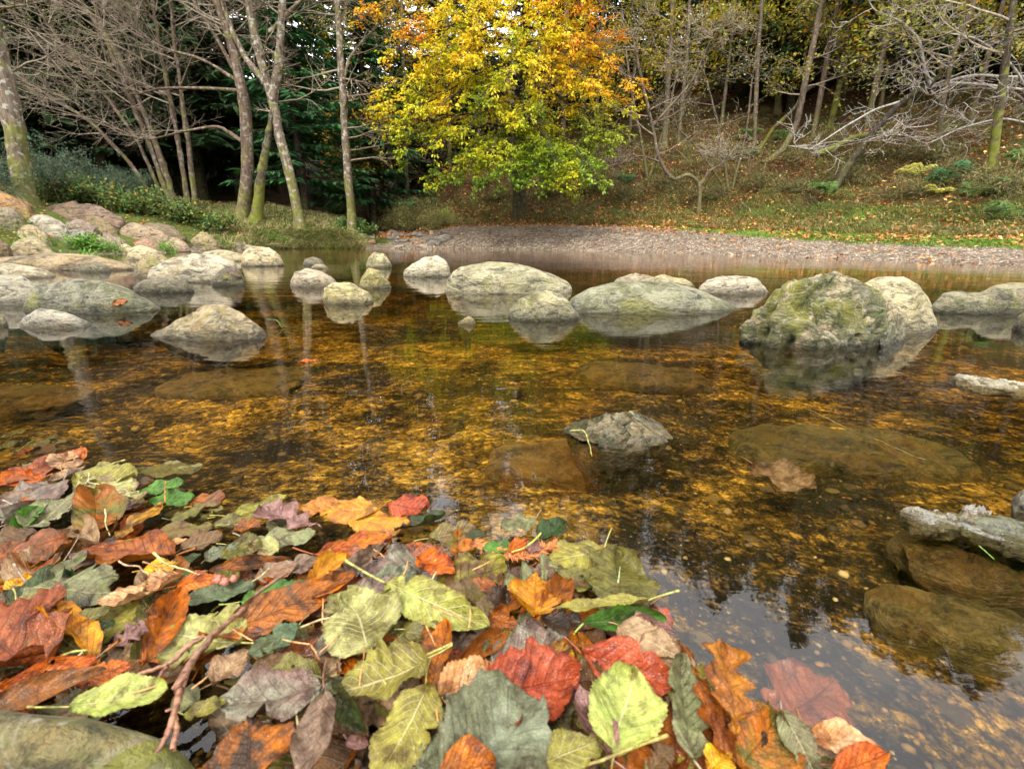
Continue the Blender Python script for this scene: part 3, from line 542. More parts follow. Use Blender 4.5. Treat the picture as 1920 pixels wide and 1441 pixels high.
# ---------------- inlet slates, pebbles
def slates():
    rr = random.Random(5)
    for i in range(34):
        px = rr.uniform(696, 838); py = 466 - rr.random() ** .8 * 30; p = hit(px, py)
        wd = rr.uniform(.12, .42); hh = rr.uniform(.03, .09)
        nu, nv = 14, 12; U, PH = ico_dirs(nu, nv); rho = np.sqrt(np.clip(1 - U ** 2, 0, 1)); s, c = np.sin(PH), np.cos(PH)
        V = np.stack([wd / 2 * np.sign(U) * np.abs(U) ** .7, wd * .35 * rho ** .4 * c, hh * np.sign(s) * np.abs(s) ** .4 * rho ** .3], -1).reshape(-1, 3)
        V += fbm(V / wd * 4 + i, 3, i)[:, None] * np.array([.12, .12, .06]) * wd
        idx = np.arange(nu * nv).reshape(nu, nv)
        o = mesh_obj('slate', V, np.stack([idx[:-1], idx[1:], np.roll(idx[1:], -1, 1), np.roll(idx[:-1], -1, 1)], -1).reshape(-1, 4), M['rock'])
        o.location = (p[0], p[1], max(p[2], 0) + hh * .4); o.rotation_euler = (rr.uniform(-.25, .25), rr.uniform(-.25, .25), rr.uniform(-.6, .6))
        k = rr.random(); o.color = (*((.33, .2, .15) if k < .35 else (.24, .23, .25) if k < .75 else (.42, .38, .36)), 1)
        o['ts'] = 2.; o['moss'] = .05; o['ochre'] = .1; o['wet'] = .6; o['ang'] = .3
        tag(o, 'flat slate in the trickle where the side stream enters the pool', 'slate', 'slates in the side stream')
slates()
def pebbles(name, label_kind, x, y, rad, cols, sink=.4, flat=.55):
    """many small stones as one uncountable mesh"""
    t = (1 + 5 ** .5) / 2
    iv = np.array([(-1, t, 0), (1, t, 0), (-1, -t, 0), (1, -t, 0), (0, -1, t), (0, 1, t), (0, -1, -t), (0, 1, -t), (t, 0, -1), (t, 0, 1), (-t, 0, -1), (-t, 0, 1)]); iv = iv / np.linalg.norm(iv[0])
    it = np.array([(0, 11, 5), (0, 5, 1), (0, 1, 7), (0, 7, 10), (0, 10, 11), (1, 5, 9), (5, 11, 4), (11, 10, 2), (10, 7, 6), (7, 1, 8), (3, 9, 4), (3, 4, 2), (3, 2, 6), (3, 6, 8), (3, 8, 9), (4, 9, 5), (2, 4, 11), (6, 2, 10), (8, 6, 7), (9, 8, 1)])
    n = len(x); z = H(x, y); V = iv[None] * (1 + RNG.normal(0, .2, (n, 12, 1)))
    V = V * np.stack([rad, rad * RNG.uniform(.55, 1, n), rad * RNG.uniform(.25, flat, n)], 1)[:, None, :]
    a = RNG.uniform(0, 6.28, n); c, s = np.cos(a)[:, None], np.sin(a)[:, None]
    V = np.stack([V[:, :, 0] * c - V[:, :, 1] * s, V[:, :, 0] * s + V[:, :, 1] * c, V[:, :, 2]], -1)
    V += np.stack([x, y, z + rad * .1], 1)[:, None, :]
    Fq = (it[None] + (np.arange(n) * 12)[:, None, None]).reshape(-1, 3)
    o = mesh_obj(name, V.reshape(-1, 3), Fq, M['litter'], colors=np.repeat(cols, 12, 0)); tag(o, kind='stuff'); return o
def bed_pebbles():
    n = 11000; a = RNG.uniform(-52, 52, n); r = .35 + RNG.random(n) ** 1.5 * 5.5; x = r * np.sin(np.radians(a)); y = r * np.cos(np.radians(a))
    rad = .0022 * (1 + RNG.pareto(2.6, n) * 1.1) * (.8 + r * .35); rad = np.clip(rad * RNG.uniform(.6, 1, n), .002, .005 + r * .007)
    pal = np.array([(.32, .22, .09), (.5, .4, .2), (.2, .12, .04), (.07, .045, .018), (.10, .08, .035), (.32, .17, .03), (.04, .03, .016)])
    c = pal[RNG.choice(7, n, p=[.07, .02, .22, .26, .2, .08, .15])] * RNG.uniform(.4, 1.0, (n, 1))
    pebbles('pebbles', '', x, y, rad, c)
bed_pebbles()
def bar_gravel():
    n = 26000; a = RNG.uniform(-14, 50, n); s = RNG.random(n) * 4.0 - .2; sh = np.interp(a, SA, SR); r = sh + s; x = r * np.sin(np.radians(a)); y = r * np.cos(np.radians(a))
    lim = np.interp(a, [-14, 3, 14, 20, 25, 30, 50], [2.8, 3, 3, 2.5, 2.1, 1.7, 1.4]); k = s < lim + RNG.normal(0, .15, n); x, y, r = x[k], y[k], r[k]
    n = len(x); rad = RNG.uniform(.007, .019, n); pal = np.array([(.32, .25, .18), (.42, .35, .26), (.18, .14, .10), (.25, .19, .14), (.62, .53, .4), (.27, .16, .10)])
    c = pal[RNG.choice(6, n, p=[.25, .15, .25, .2, .05, .1])] * RNG.uniform(.7, 1.15, (n, 1)); pebbles('gravel', '', x, y, rad, c)
bar_gravel()
# ================================================================ fallen leaves
LC = dict(rust=((.40, .135, .025), (.22, .06, .012)), orange=((.66, .2, .02), (.5, .11, .015)), coral=((.66, .22, .04), (.46, .12, .02)), gold=((.72, .36, .03), (.6, .22, .02)), yellow=((.8, .52, .07), (.75, .33, .03)),
          paleg=((.50, .50, .20), (.32, .35, .11)), lime=((.50, .55, .15), (.34, .42, .10)), olive=((.2, .18, .04), (.11, .10, .02)), ygreen=((.36, .33, .06), (.24, .2, .035)), green=((.09, .26, .02), (.06, .16, .02)), dgreen=((.045, .09, .018), (.06, .06, .018)),
          bluegreen=((.11, .185, .10), (.14, .17, .08)), greygreen=((.25, .27, .13), (.17, .15, .08)), grey=((.26, .25, .18), (.24, .16, .13)), mauve=((.42, .25, .22), (.26, .14, .12)), taupe=((.33, .23, .16), (.21, .14, .10)),
          brown=((.2, .10, .045), (.13, .07, .03)), dbrown=((.08, .045, .022), (.05, .03, .015)), peach=((.8, .5, .28), (.7, .34, .14)), rose=((.42, .14, .055), (.30, .08, .03)), red=((.56, .14, .07), (.38, .07, .03)),
          tan=((.48, .33, .2), (.36, .22, .12)), grgrey=((.27, .30, .20), (.18, .19, .11)), oakbrown=((.46, .19, .03), (.32, .11, .02)))
STALKC = dict(paleg=(.62, .6, .22), lime=(.62, .62, .2), olive=(.5, .46, .15), ygreen=(.58, .56, .18), green=(.45, .5, .12), bluegreen=(.55, .52, .2), greygreen=(.45, .36, .25), grey=(.4, .28, .2), taupe=(.3, .16, .11), mauve=(.4, .25, .18))
def _pop(c, k=.84, s=1.16):
    g = sum(c) / 3; return tuple(max(0.004, (g + (v - g) * s) * k) for v in c)
LC = {k: (_pop(a), _pop(b)) for k, (a, b) in LC.items()}
LSH = {}
def outline(sp, v, sd):
    r = np.random.default_rng(sd); v = np.clip(v, 0, 1)
    if sp == 'alder': w = np.sin(np.pi * v ** .92) ** .55 * .5 * (1 - .06 * v); se = .035 * ((v * 17) % 1 - .5)
    elif sp == 'beech': w = np.sin(np.pi * v ** .95) ** .78 * .5; se = .012 * np.sin(v * 44)
    elif sp == 'birch': w = np.sin(np.pi * v ** .7) ** .85 * .5; se = .05 * ((v * 14) % 1 - .5)
    elif sp == 'oak': w = np.sin(np.pi * v ** 1.15) ** .5 * .5 * (.55 + .45 * v); se = .13 * np.sin(v * 2 * np.pi * 3.6 + 1.2) * (v > .1)
    elif sp == 'lobed': w = np.sin(np.pi * v ** .85) ** .7 * .5; se = .06 * ((v * 6) % 1 - .5) + .02 * ((v * 19) % 1 - .5)
    elif sp == 'round': w = np.sqrt(np.clip(1 - (2 * v - 1) ** 2, 0, 1)) ** .9 * .5; se = .012 * ((v * 20) % 1 - .5)
    else: w = np.sin(np.pi * v ** .9) ** .9 * .5; se = .01 * np.sin(v * 40)
    return w, se
def blade_mesh(sp, L, W, curl, bend, pleat, wav, sd):
    r = np.random.default_rng(sd); nv, nu = 58, 19
    v = np.linspace(0, 1, nv); u = np.linspace(-1, 1, nu)
    w, se = outline(sp, v, sd); ends = np.clip(np.minimum(v, 1 - v) * 12, 0, 1)
    U, Vv = np.meshgrid(u, v); p1, p2 = r.uniform(0, 6.3, 2); k1 = r.uniform(.8, 1.6)
    side = np.where(U > 0, 1 + .07 * np.sin(Vv * 5 + p1), 1 + .07 * np.sin(Vv * 6 + p2))
    hw = (w * side + se * ends * 1.0)[:, None] if False else (w[:, None] * side + (se * ends)[:, None])
    # a bite or torn notch now and then
    bite = np.ones_like(hw)
    if r.random() < .75:
        for _ in range(r.integers(1, 4)):
            vb, sb, wb = r.uniform(.15, .85), r.choice([-1, 1]), r.uniform(.02, .06); bite = np.where((np.sign(U) == sb), bite * (1 - r.uniform(.2, .5) * np.exp(-((Vv - vb) / wb) ** 2)), bite)
    x = U * hw * bite * W; y = Vv * L
    x = x + np.sin(Vv * np.pi * k1 + p1) * .03 * W
    z = curl * (np.abs(U) ** 1.7) * hw * W * 1.6 + bend * L * (Vv - .5) ** 2 * 1.2
    z = z + pleat * W * .03 * np.abs(((Vv - .27 * np.abs(U)) * 8.0) % 1 - .5) * 2 * np.clip(np.abs(U) * 3, 0, 1)
    z = z + wav * W * (.085 * np.sin(Vv * 13 + p1 + U * 2) * np.abs(U) ** 3 + .07 * np.sin(U * 3.2 + p2 + Vv * 3.0)) + L * r.uniform(-.02, .14) * np.clip(Vv - .72, 0, 1) ** 1.5 * 3 
    P3 = np.stack([x, y, z], -1).reshape(-1, 3); P3 += (fbm(P3 * 90 + sd, 2, sd) * L * .012 + fbm(P3 * 32 + sd, 2, sd + 3) * L * .022)[:, None] * np.array([0, 0, 1])
    if abs(curl) > .8:   # strong roll-up of the margins
        a = curl * 1.4; X = P3[:, 0]; rad = W * .5 / abs(a); P3[:, 2] = P3[:, 2] * .4 + rad * (1 - np.cos(X / rad)) * np.sign(curl); P3[:, 0] = rad * np.sin(X / rad)
    idx = np.arange(nv * nu).reshape(nv, nu); q = np.stack([idx[:-1, :-1], idx[:-1, 1:], idx[1:, 1:], idx[1:, :-1]], -1).reshape(-1, 4)
    uv = np.stack([(U + 1) / 2, Vv], -1).reshape(-1, 2)
    return P3, q, uv
def leaf(x0, y0, x1, y1, wr, sp, col, z, roll=0., bend=0., curl=.12, stalk=None, label='', vein=None, spot=0., kind='leaf', group='fallen leaves drifted at the water edge', stalklen=None, z1=None, pleat=1., sd=None, ro=.3):
    """(x0,y0) the stalk end of the blade, (x1,y1) its tip, as seen; z height above water in metres"""
    sd = sd if sd is not None else int(abs(x0 * 13 + y0 * 7)) % 9973
    z1 = z if z1 is None else z1
    B = Vector(G(x0, y0, z)); T = Vector(G(x1, y1, z1)); d = T - B; L = d.length; yv = d.normalized()
    n = Vector((0, -.12, 1)).normalized(); xv = yv.cross(n).normalized(); n = xv.cross(yv)
    rot = Matrix.Rotation(roll, 3, yv); xv = rot @ xv; n = rot @ n
    W = L * wr
    Pm, q, uv = blade_mesh(sp, L, W, curl, bend * (1 if n.z > 0 else -1), pleat, .9, sd)
    c1, c2 = LC[col]
    o = mesh_obj('leaf', Pm, q, M['leaf'], uvs=uv)
    o.matrix_world = Matrix(((xv.x, yv.x, n.x, B.x), (xv.y, yv.y, n.y, B.y), (xv.z, yv.z, n.z, B.z), (0, 0, 0, 1)))
    rr = random.Random(sd); k = rr.uniform(.88, 1.1)
    o.color = (c1[0] * k, c1[1] * k, c1[2] * k, 1); o['col2'] = [c2[0] * k, c2[1] * k, c2[2] * k]
    if vein is None: vein = .75 if col in ('paleg', 'lime', 'ygreen', 'olive') else (.35 if col in ('green', 'tan', 'brown', 'gold', 'peach', 'greygreen') else -.5)
    if rr.random() < .45 and col in ('rust', 'coral', 'orange', 'rose', 'gold', 'tan', 'peach', 'olive', 'ygreen', 'taupe', 'brown', 'paleg', 'lime'): c2 = LC[rr.choice(['olive', 'ygreen', 'brown'] if col in ('olive', 'ygreen', 'paleg', 'lime') else ['brown', 'rust', 'brown', 'olive', 'dbrown'])][0]; o['col2'] = [v * k * .8 for v in c2]
    o['vein'] = float(vein) * (.65 + .6 * ((sd * 104729) % 89) / 89); o['nv'] = float({'alder': 8, 'oak': 5, 'birch': 7, 'beech': 9}.get(sp, 7)) * (.8 + .45 * ((sd * 7919) % 97) / 97); o['spot'] = float(spot); o['ro'] = float(ro)
    o['pleat'] = 0.0
    tag(o, label, 'leaf', group)
    # stalk, in the blade's own space
    Mi = o.matrix_world.inverted()
    if stalk is not None:
        zz = stalk[2] if len(stalk) > 2 else z + .006
        e = Mi @ Vector(G(stalk[0], stalk[1], zz))
    elif stalklen == 0: return o
    else:
        sl = L * (stalklen if stalklen is not None else rr.uniform(.16, .34)); an = rr.uniform(-.7, .7); e = Vector((math.sin(an) * sl, -math.cos(an) * sl, rr.uniform(.0, .12) * L))
    t = np.linspace(0, 1, 9)[:, None]; s0 = np.array([[0, L * .0, .0006]]); e_ = np.array([list(e)]); side = np.array([[rr.uniform(-.1, .1) * e.length, 0, rr.uniform(.0, .08) * e.length]])
    pts = s0 * (1 - t) + e_ * t + side * 4 * t * (1 - t) * .5; r0 = max(.0005, min(.0012, L * .0105))
    rad = r0 * (1 + .1 * t[:, 0] + .7 * np.clip(t[:, 0] - .8, 0, 1) * 5 * .6); rad[0] *= .8
    mid = [np.array([0, L * f_, .0006]) for f_ in (.0,)]
    Vt, Qt = tubes([(pts, rad)], 6)
    s = mesh_obj('stalk', Vt, Qt, M['stalk'], parent=o); sc = STALKC.get(col, (c1[0] * .8 + .1, c1[1] * .7 + .06, c1[2] * .6 + .03)); s.color = (*_pop(sc, .55, 1.2), 1)
    return o
def bary(px, py):   # height of the drift where it is seen at this pixel
    t = np.clip((py - 930) / 460, 0, 1); return .0035 + .022 * t
HERO = []
def hl(spec):
    """x0 y0 x1 y1 wr sp col dz_mm roll curl opts | label"""
    a, lab = spec.split('|'); p = a.split(); x0, y0, x1, y1, wr = map(float, p[:5]); sp, col = p[5], p[6]; dz = float(p[7]) / 1000; roll = float(p[8]); curl = float(p[9])
    kw = dict(k.split('=') for k in p[10:])
    yc = (y0 + y1) / 2; z = bary((x0 + x1) / 2, yc) + dz
    if 'z' in kw: z = float(kw['z']) / 1000
    st = None
    if 's' in kw: st = tuple(float(v) for v in kw['s'].split(',')); st = (st[0], st[1], st[2] / 1000) if len(st) > 2 else (st[0], st[1], z + .004)
    z1 = z + float(kw['up']) / 1000 if 'up' in kw else None
    o = leaf(x0, y0, x1, y1, wr, sp, col, z, roll, float(kw.get('b', 0)), curl, st, lab.strip(), vein=float(kw['v']) if 'v' in kw else None, spot=float(kw.get('spot', 0)), z1=z1, pleat=float(kw.get('pl', 1)), stalklen=float(kw['sl']) if 'sl' in kw else None, ro=float(kw.get('ro', .27 + .15 * random.random())))
    HERO.append(((x0 + x1) / 2, yc, lab.strip())); return o
LEAVES = '''
14 908 112 858 .62 beech rose 1 .1 .1|smooth rose-brown beech leaf at the far left end of the drift
150 862 128 850 .9 round orange 0 0 .1|tiny orange leaf at the back tip of the drift
113 876 128 852 .9 birch peach 4 .3 .1 v=-.3|tiny peach birch leaf standing before a tiny orange leaf
90 902 162 874 .5 beech peach 1 .1 .1|pale peach leaf half under the smooth rose-brown beech leaf
142 893 259 899 .52 alder ygreen 3 .15 .15 s=235,862,14 v=.8|yellow-green ribbed alder leaf with its pale stalk pointing up right
257 886 382 876 .42 alder olive 0 0 .05 z=-4|dark olive leaf half under water behind the bright green pair
150 905 280 946 .4 alder paleg 2 .1 .1 v=.8 s=162,884,8|pale ribbed leaf behind the upright dark rust leaf
280 940 366 932 .62 alder green 3 .05 .1 v=.3|lower of the two bright green leaves at the drift edge
262 926 345 905 .6 alder green 5 .1 .2 v=.3|upper of the two bright green leaves at the drift edge
358 940 417 947 .8 round rust 0 0 .1 z=1|mottled rust leaf right of the bright green pair
362 950 420 955 .4 alder olive 0 0 .1 z=0|narrow olive leaf below the mottled rust leaf
112 915 38 948 .75 beech coral 3 .2 .15|coral orange leaf above the big pale grey-green leaf
10 975 42 915 1.1 alder grey 2 .1 .1 v=-.4|grey leaf cut by the left picture edge
20 1000 74 953 .45 alder green 5 .5 .5|green leaf with a rolled edge under the pale grey-green leaf
45 992 152 925 .72 alder greygreen 6 .1 .1 v=.5 s=128,880,12|big pale grey-green leaf beside the upright dark rust leaf
208 960 272 940 .5 alder mauve 3 .3 .3|purple-brown folded leaf right of the upright dark rust leaf
178 998 176 922 .62 round rust 8 .5 .25 up=16 v=-.3 sl=.2 spot=.4|upright dark rust round leaf with a bitten lower edge
318 975 382 955 .62 alder olive 1 0 .1 v=.3|grey-olive leaf touching the tip of the golden leaf
270 1008 400 985 .45 alder olive 0 0 .1 v=.3|dark olive leaf lying below the golden leaf
310 943 220 1014 .5 beech gold 8 .3 .2 s=311,903,26 v=-.4|golden yellow leaf with a peach ragged top and thin red stalk
175 1000 222 955 .5 beech olive 3 .2 .3|small olive leaf tip behind the golden leaf
-30 1060 150 1000 .62 beech rose 9 .25 .12 v=-.5|large rose and rust beech leaf on the left edge
75 1052 146 1012 .6 beech rust 11 -.2 .4|crumpled rust scrap lying on the large rose and rust leaf
140 985 185 1020 .45 beech tan 9 .1 .7|small curled tan leaf between the rust leaves
95 1085 160 1040 .4 alder greygreen 8 .4 .3 s=148,1005,30|grey-green leaf edge with a fat pale upright stalk
134 1050 165 1028 .7 birch mauve 9 .1 .1|small mauve leaf between the two rust leaves
330 1042 158 1030 .5 beech rust 6 .15 .2 v=-.4|long dark rust leaf above the ribbed peach leaf
340 1030 418 1003 .75 alder brown 2 .1 .1 v=.7|brown leaf with fine pale ribs on the drift edge
305 1022 352 1010 .5 beech peach 3 .1 .1|small peach scrap beside the brown ribbed leaf
385 1050 437 1022 .85 alder grgrey 2 .05 .1|grey-green leaf above the long dark rust strip
325 1055 378 1042 .6 alder dgreen 2 0 .1|dark green leaf above the tip of the ribbed peach leaf
270 1068 338 1056 .7 birch yellow 8 .2 .1 spot=1|yellow black-spotted leaf behind the ribbed peach leaf
15 1110 52 1078 .8 beech yellow 4 .2 .1|yellow scrap at the left edge under the grey-olive leaf
55 1098 212 1122 .72 alder greygreen 7 .12 .12 v=.3|broad grey-olive leaf with a smooth edge left of the peach leaf
60 1150 150 1105 .6 alder dgreen 3 0 .1|dark green leaf behind the orange ribbon-like leaf
345 1080 186 1138 .62 beech peach 12 .3 .12 v=-.6 s=268,1053,34 pl=2 spot=.3|large ribbed peach beech leaf with an extra fine stalk
332 1098 425 1082 .5 birch orange 10 .15 .2 spot=.5|mottled orange leaf at the right tip of the peach leaf
120 1180 206 1142 .6 alder olive 9 .2 .25|brown-green folded leaf under the ribbed peach leaf
160 1195 216 1165 .6 alder dgreen 7 .2 .2|dark green lobed leaf above the mauve leaf
30 1130 110 1170 .5 alder paleg 6 .2 .3 v=.5|pale green leaf edge behind the orange ribbon-like leaf
196 1222 45 1108 .2 beech gold 15 .7 .3 b=-.35 sl=.05 v=-.1|orange ribbon-like leaf seen edge-on across the left
-60 1240 110 1250 .5 beech brown 0 0 .1|dark brown leaf in the gap under the ribbed rose leaf
88 1245 -50 1165 .85 beech rose 14 .25 .12 v=-.6 pl=2.5|deeply ribbed rose leaf cut by the left edge
0 1292 190 1232 .3 beech orange 9 .3 .4 sl=.1|thin orange folded leaf above the long rust leaf
145 1282 262 1238 .5 birch orange 8 .2 .15|orange leaf behind the long rust leaf
-60 1352 200 1252 .28 beech rust 13 .35 .5 v=.35 sl=0|long narrow rust leaf with pale cross marks
235 1250 285 1262 .5 alder brown 5 .3 .4|curled brown leaf under the forked twig
200 1218 284 1168 .66 oak mauve 14 .15 .15 v=-.5|silvery mauve leaf with a ragged edge beside the upright orange leaf
268 1240 338 1108 .36 beech orange 21 .6 .5 v=-.4 s=262,1238,30|upright folded orange leaf with a red stalk
132 1325 318 1292 .46 alder lime 22 .1 .15 v=.8 s=52,1325,40|pale lime leaf whose thick stalk points left above the mossy rock
330 1300 372 1318 .9 alder greygreen 9 .1 .1|small grey-green leaf behind the forked twig
345 1340 425 1318 .5 alder ygreen 11 .1 .2|yellow-olive leaf tip under the wide grey leaf
398 1282 468 1218 .8 birch tan 9 .1 .15 v=-.4|tan leaf beside the wide grey leaf
350 1125 480 1098 .42 alder bluegreen 11 .1 .1 v=.3|blue-green leaf crossed by the forked twig
452 1128 578 1100 .5 alder green 12 .1 .15 v=.35|bright green serrated leaf right of the blue-green leaf
452 1205 296 1190 .82 alder paleg 13 .1 .08 v=.9 s=497,1204,31|large pale ribbed alder leaf under the fork of the twig
405 1195 648 1095 .36 beech coral 15 .3 .3 v=-.6 pl=2 sl=.1|long ridged coral leaf running up to the right
562 1126 668 1078 .36 beech orange 17 .4 .5 sl=.05|wavy orange leaf above the ridged coral leaf
390 1070 548 1048 .2 beech rust 7 .5 .6|dark rust strip-like curled leaf at the back of the drift
515 1072 612 1045 .5 beech taupe 4 .05 .1 v=-.5|taupe leaf with dark veins under the pointed twig end
320 1090 388 1075 .4 alder green 6 .1 .2|narrow bright green leaf touching the small galls
475 1085 560 1060 .6 beech taupe 6 .1 .2|small taupe leaf at the upper end of the twig
572 1098 648 1042 .45 beech gold 12 .4 .6 s=637,1012,26|curled orange and yellow leaf standing beside the grey one
612 1098 720 1020 .26 beech taupe 10 .5 .5 v=-.2|grey pointed leaf standing up behind the fat lime stalk
695 1092 782 1070 .55 alder grgrey 6 .05 .1 v=-.2 ro=.15|wet slate-green leaf behind the fat lime stalk
425 968 540 935 .5 alder ygreen 0 0 .05 z=0 v=.2|yellow-olive leaf floating at the back of the drift
400 990 480 965 .6 alder olive 0 0 .1 z=1|olive leaf behind the silvery serrated leaf
520 950 608 965 .5 beech coral 0 0 .05 z=0|thin coral leaf behind the silvery serrated leaf
596 983 488 957 .5 oak mauve 6 .1 .1 v=-.6|silvery mauve serrated leaf at the back of the drift
440 985 490 990 .7 birch rust 3 .1 .15|rust leaf under the silvery serrated leaf
402 985 445 980 .5 alder olive 4 .1 .2 s=468,981,10|olive leaf scrap with a yellow stalk at the drift edge
708 956 562 952 .5 lobed gold 2 0 .08 v=.5 s=733,938,4|golden leaf with a net of pale veins floating flat
652 978 770 985 .55 alder gold 1 0 .05 v=.3 z=1|mottled golden leaf floating beside the netted one
726 948 806 952 .8 beech red 2 .05 .1 v=-.6|red crinkled leaf at the back point of the drift
590 1040 735 1015 .55 beech orange 0 0 .05 z=-2|big orange leaf just under the water surface
720 1042 832 1030 .4 beech coral 0 0 .05 z=-3|coral leaf sunk behind the oval grey-green leaf
670 1022 735 1005 .5 round coral 1 0 .1|small coral leaf lying on the sunken orange leaf
468 1020 592 998 .5 alder greygreen 2 0 .06 v=.5 s=437,999,10|grey-green leaf floating with a yellow stalk to the left
472 1020 522 1036 .7 alder paleg 4 0 .1 v=.8|pale green leaf overlapping the floating grey-green one
430 1022 488 1040 .85 birch olive 3 .05 .1 v=-.3|brown-olive round leaf below the yellow stalk
395 1046 445 1028 .8 alder grgrey 1 0 .1|grey-green wet leaf left of the brown-olive round leaf
785 1042 852 1075 .6 lobed orange 7 .1 .2 v=-.4 s=722,1028,14|ragged orange leaf with a long dark stalk arching left
805 1010 892 988 .6 alder olive 0 0 .05 z=-1|olive leaf sunk at the back edge of the drift
655 1118 748 1085 .5 alder grey 7 .1 .2 v=-.3|dark grey-green leaf under the pale lime leaf
575 1148 650 1135 .6 alder taupe 8 .1 .1|brown leaf between the coral and the large pale green leaf
560 1173 465 1228 .66 alder bluegreen 18 .1 .12 v=-.2 s=579,1153,28|small blue-green oval leaf lying on the orange and grey leaves
605 1290 402 1322 .62 lobed grey 13 .1 .1 v=-.4 sl=.05|wide grey-purple leaf with a curled hole in the middle
580 1330 645 1272 .4 alder grgrey 15 .2 .3|grey-green narrow leaf at the right of the wide grey leaf
588 1225 640 1190 .7 alder grey 10 .1 .1|mottled grey leaf under the blue-green oval leaf
696 1215 652 1116 .98 alder paleg 19 .12 .08 v=.9 s=724,1284,38|large pale green alder leaf whose stalk points down
722 1092 918 1172 .34 alder lime 20 .45 .2 v=.9 s=648,1050,44|long pale lime leaf with a fat stalk reaching up left
800 1235 640 1300 .82 alder ygreen 22 .15 .1 v=1 s=847,1209,42|yellow-green leaf with herringbone veins below the pale green one
800 1288 712 1470 .62 alder ygreen 20 .15 .12 v=1 s=808,1234,34|olive-yellow leaf hanging to the bottom edge
612 1275 688 1372 .3 alder dgreen 15 .5 .6|dark green curled leaf beside the herringbone leaf
605 1310 690 1385 .45 beech brown 8 .2 .3|brown leaf in the dark hollow near the bottom edge
650 1385 690 1398 .5 round mauve 11 .3 .3|small purple leaf at the mouth of the dark hollow
470 1490 462 1352 .98 beech coral 22 .15 .15 v=-.4 sl=0|large glossy orange-red leaf at the bottom edge left of the stem
608 1292 575 1478 .4 long taupe 26 .1 .2 v=-.2 s=612,1238,46|narrow taupe leaf with a dark red upright stem
808 1298 842 1168 .42 beech coral 12 -.35 .35 v=-.4|coral-orange leaf standing on end left of the peach leaf
858 1242 955 1178 .32 beech rust 15 .6 .7|curled rust leaf casting shade over the brown ribbed leaf
760 1180 850 1195 .5 alder olive 8 .1 .1|olive leaf under the long pale lime leaf
900 1246 978 1195 .7 beech olive 9 .1 .15 v=.7|brown-olive leaf with yellow veins behind the red leaf
825 1115 948 1058 .92 alder ygreen 3 0 .06 v=-.35 z=6|big green-yellow veined leaf half awash in the middle
825 1150 800 1230 .4 beech rust 9 .2 .3|rust leaf under the tip of the long pale lime leaf
1020 1152 1095 1200 .8 alder dbrown 4 .05 .1 v=-.6|dark brown net-veined leaf in the hollow
915 1155 972 1175 .7 beech rust 8 .3 .4|folded rust leaf below the yellow spotted leaf
1000 1152 1008 1078 .95 birch gold 9 .15 .2 spot=1 v=-.3 s=990,1113,18|bright orange and yellow spotted leaf in the middle
1015 1148 1072 1088 .55 birch rust 7 .3 .45 v=-.3|rust leaf joined to the bright spotted leaf
1045 1072 1118 1100 .8 alder olive 2 0 .08 v=.2|dull brown-olive leaf right of the bright spotted leaf
1132 1032 1030 1058 .82 alder ygreen 3 .05 .1 v=.85 s=1147,990,16|yellow-green leaf with a stalk pointing straight up
1155 1130 1158 1032 .98 alder olive 4 .05 .08 v=-.3 ro=.3|broad grey-olive leaf at the right corner of the drift
1003 975 938 990 .8 alder greygreen 8 .15 .15 v=-.4 s=1015,955,16|pale tan-grey leaf at the back with an upright stalk
1012 1012 1060 978 .7 alder dgreen 2 0 .15 ro=.2|dark green wet leaf right of the pale tan-grey leaf
905 1030 960 1022 .7 alder green 1 0 .05|small green leaf behind the rusty frond
955 1034 990 1010 .7 beech orange 2 0 .1|small square-looking orange leaf behind the rusty frond
870 1012 912 1000 .7 alder dgreen 0 0 .1|dark green leaf left of the pale tan-grey leaf
990 1035 1015 1018 .8 round mauve 3 0 .1|wet mauve leaf under the curved yellow stalk
1025 1210 1076 1240 .85 alder gold 11 .15 .12 v=-.2|golden-orange leaf right above the big red leaf
980 1205 1010 1235 .6 beech orange 9 .2 .3|small orange curled leaf above the big red leaf
1165 1240 1225 1215 .6 alder olive 8 .1 .2|olive leaf in shade above the scarlet leaf
1090 1225 1268 1288 .6 beech red 13 .2 .15 v=-.3|scarlet and orange leaf behind the bright pale green leaf
1160 1172 1272 1235 .62 alder tan 18 .15 .2 v=.6 pl=2|tan and olive ribbed leaf at the upper right of the drift
1095 1168 1250 1158 .28 alder green 17 .5 .6 v=.3|dark green leaf rolled over the tan ribbed leaf
1145 1143 1268 1188 .22 beech mauve 17 .5 .6|silvery mauve leaf edge curling over the water
1215 1126 1045 1152 .26 alder ygreen 21 .4 .4 v=.8 s=1273,1107,38|narrow olive leaf with a long stalk pointing right over the water
1215 1130 1262 1175 .6 beech red 1 0 .1 z=-2 v=-.6|red crinkled leaf sunk at the right edge of the drift
822 1305 935 1250 .76 birch peach 17 .15 .1 spot=1 v=-.3 s=788,1313,28|pale peach birch leaf with black spots
825 1310 862 1352 .9 alder bluegreen 13 .1 .1 v=-.2|dark blue-green leaf under the pale peach birch leaf
905 1320 1085 1262 .85 lobed red 21 .12 .12 v=-.5 pl=2 s=870,1337,34|big ribbed red leaf with a ragged edge at the bottom middle
838 1340 880 1385 .6 oak peach 19 .2 .2 spot=.3|small torn peach leaf scrap
830 1465 1020 1312 .95 lobed grgrey 23 .05 .1 v=-.25 sl=0 ro=.6|large dull blue-grey leaf with a frilled edge at the bottom
780 1440 860 1378 .7 alder grgrey 18 .1 .12 v=-.2|blue-grey leaf left of the large frilled one
1148 1425 1085 1290 .48 beech mauve 21 .2 .3 v=-.5|mauve-red folded leaf right of the big red leaf
1000 1440 1130 1385 .5 alder olive 21 .1 .2|olive and orange mottled leaf at the bottom edge
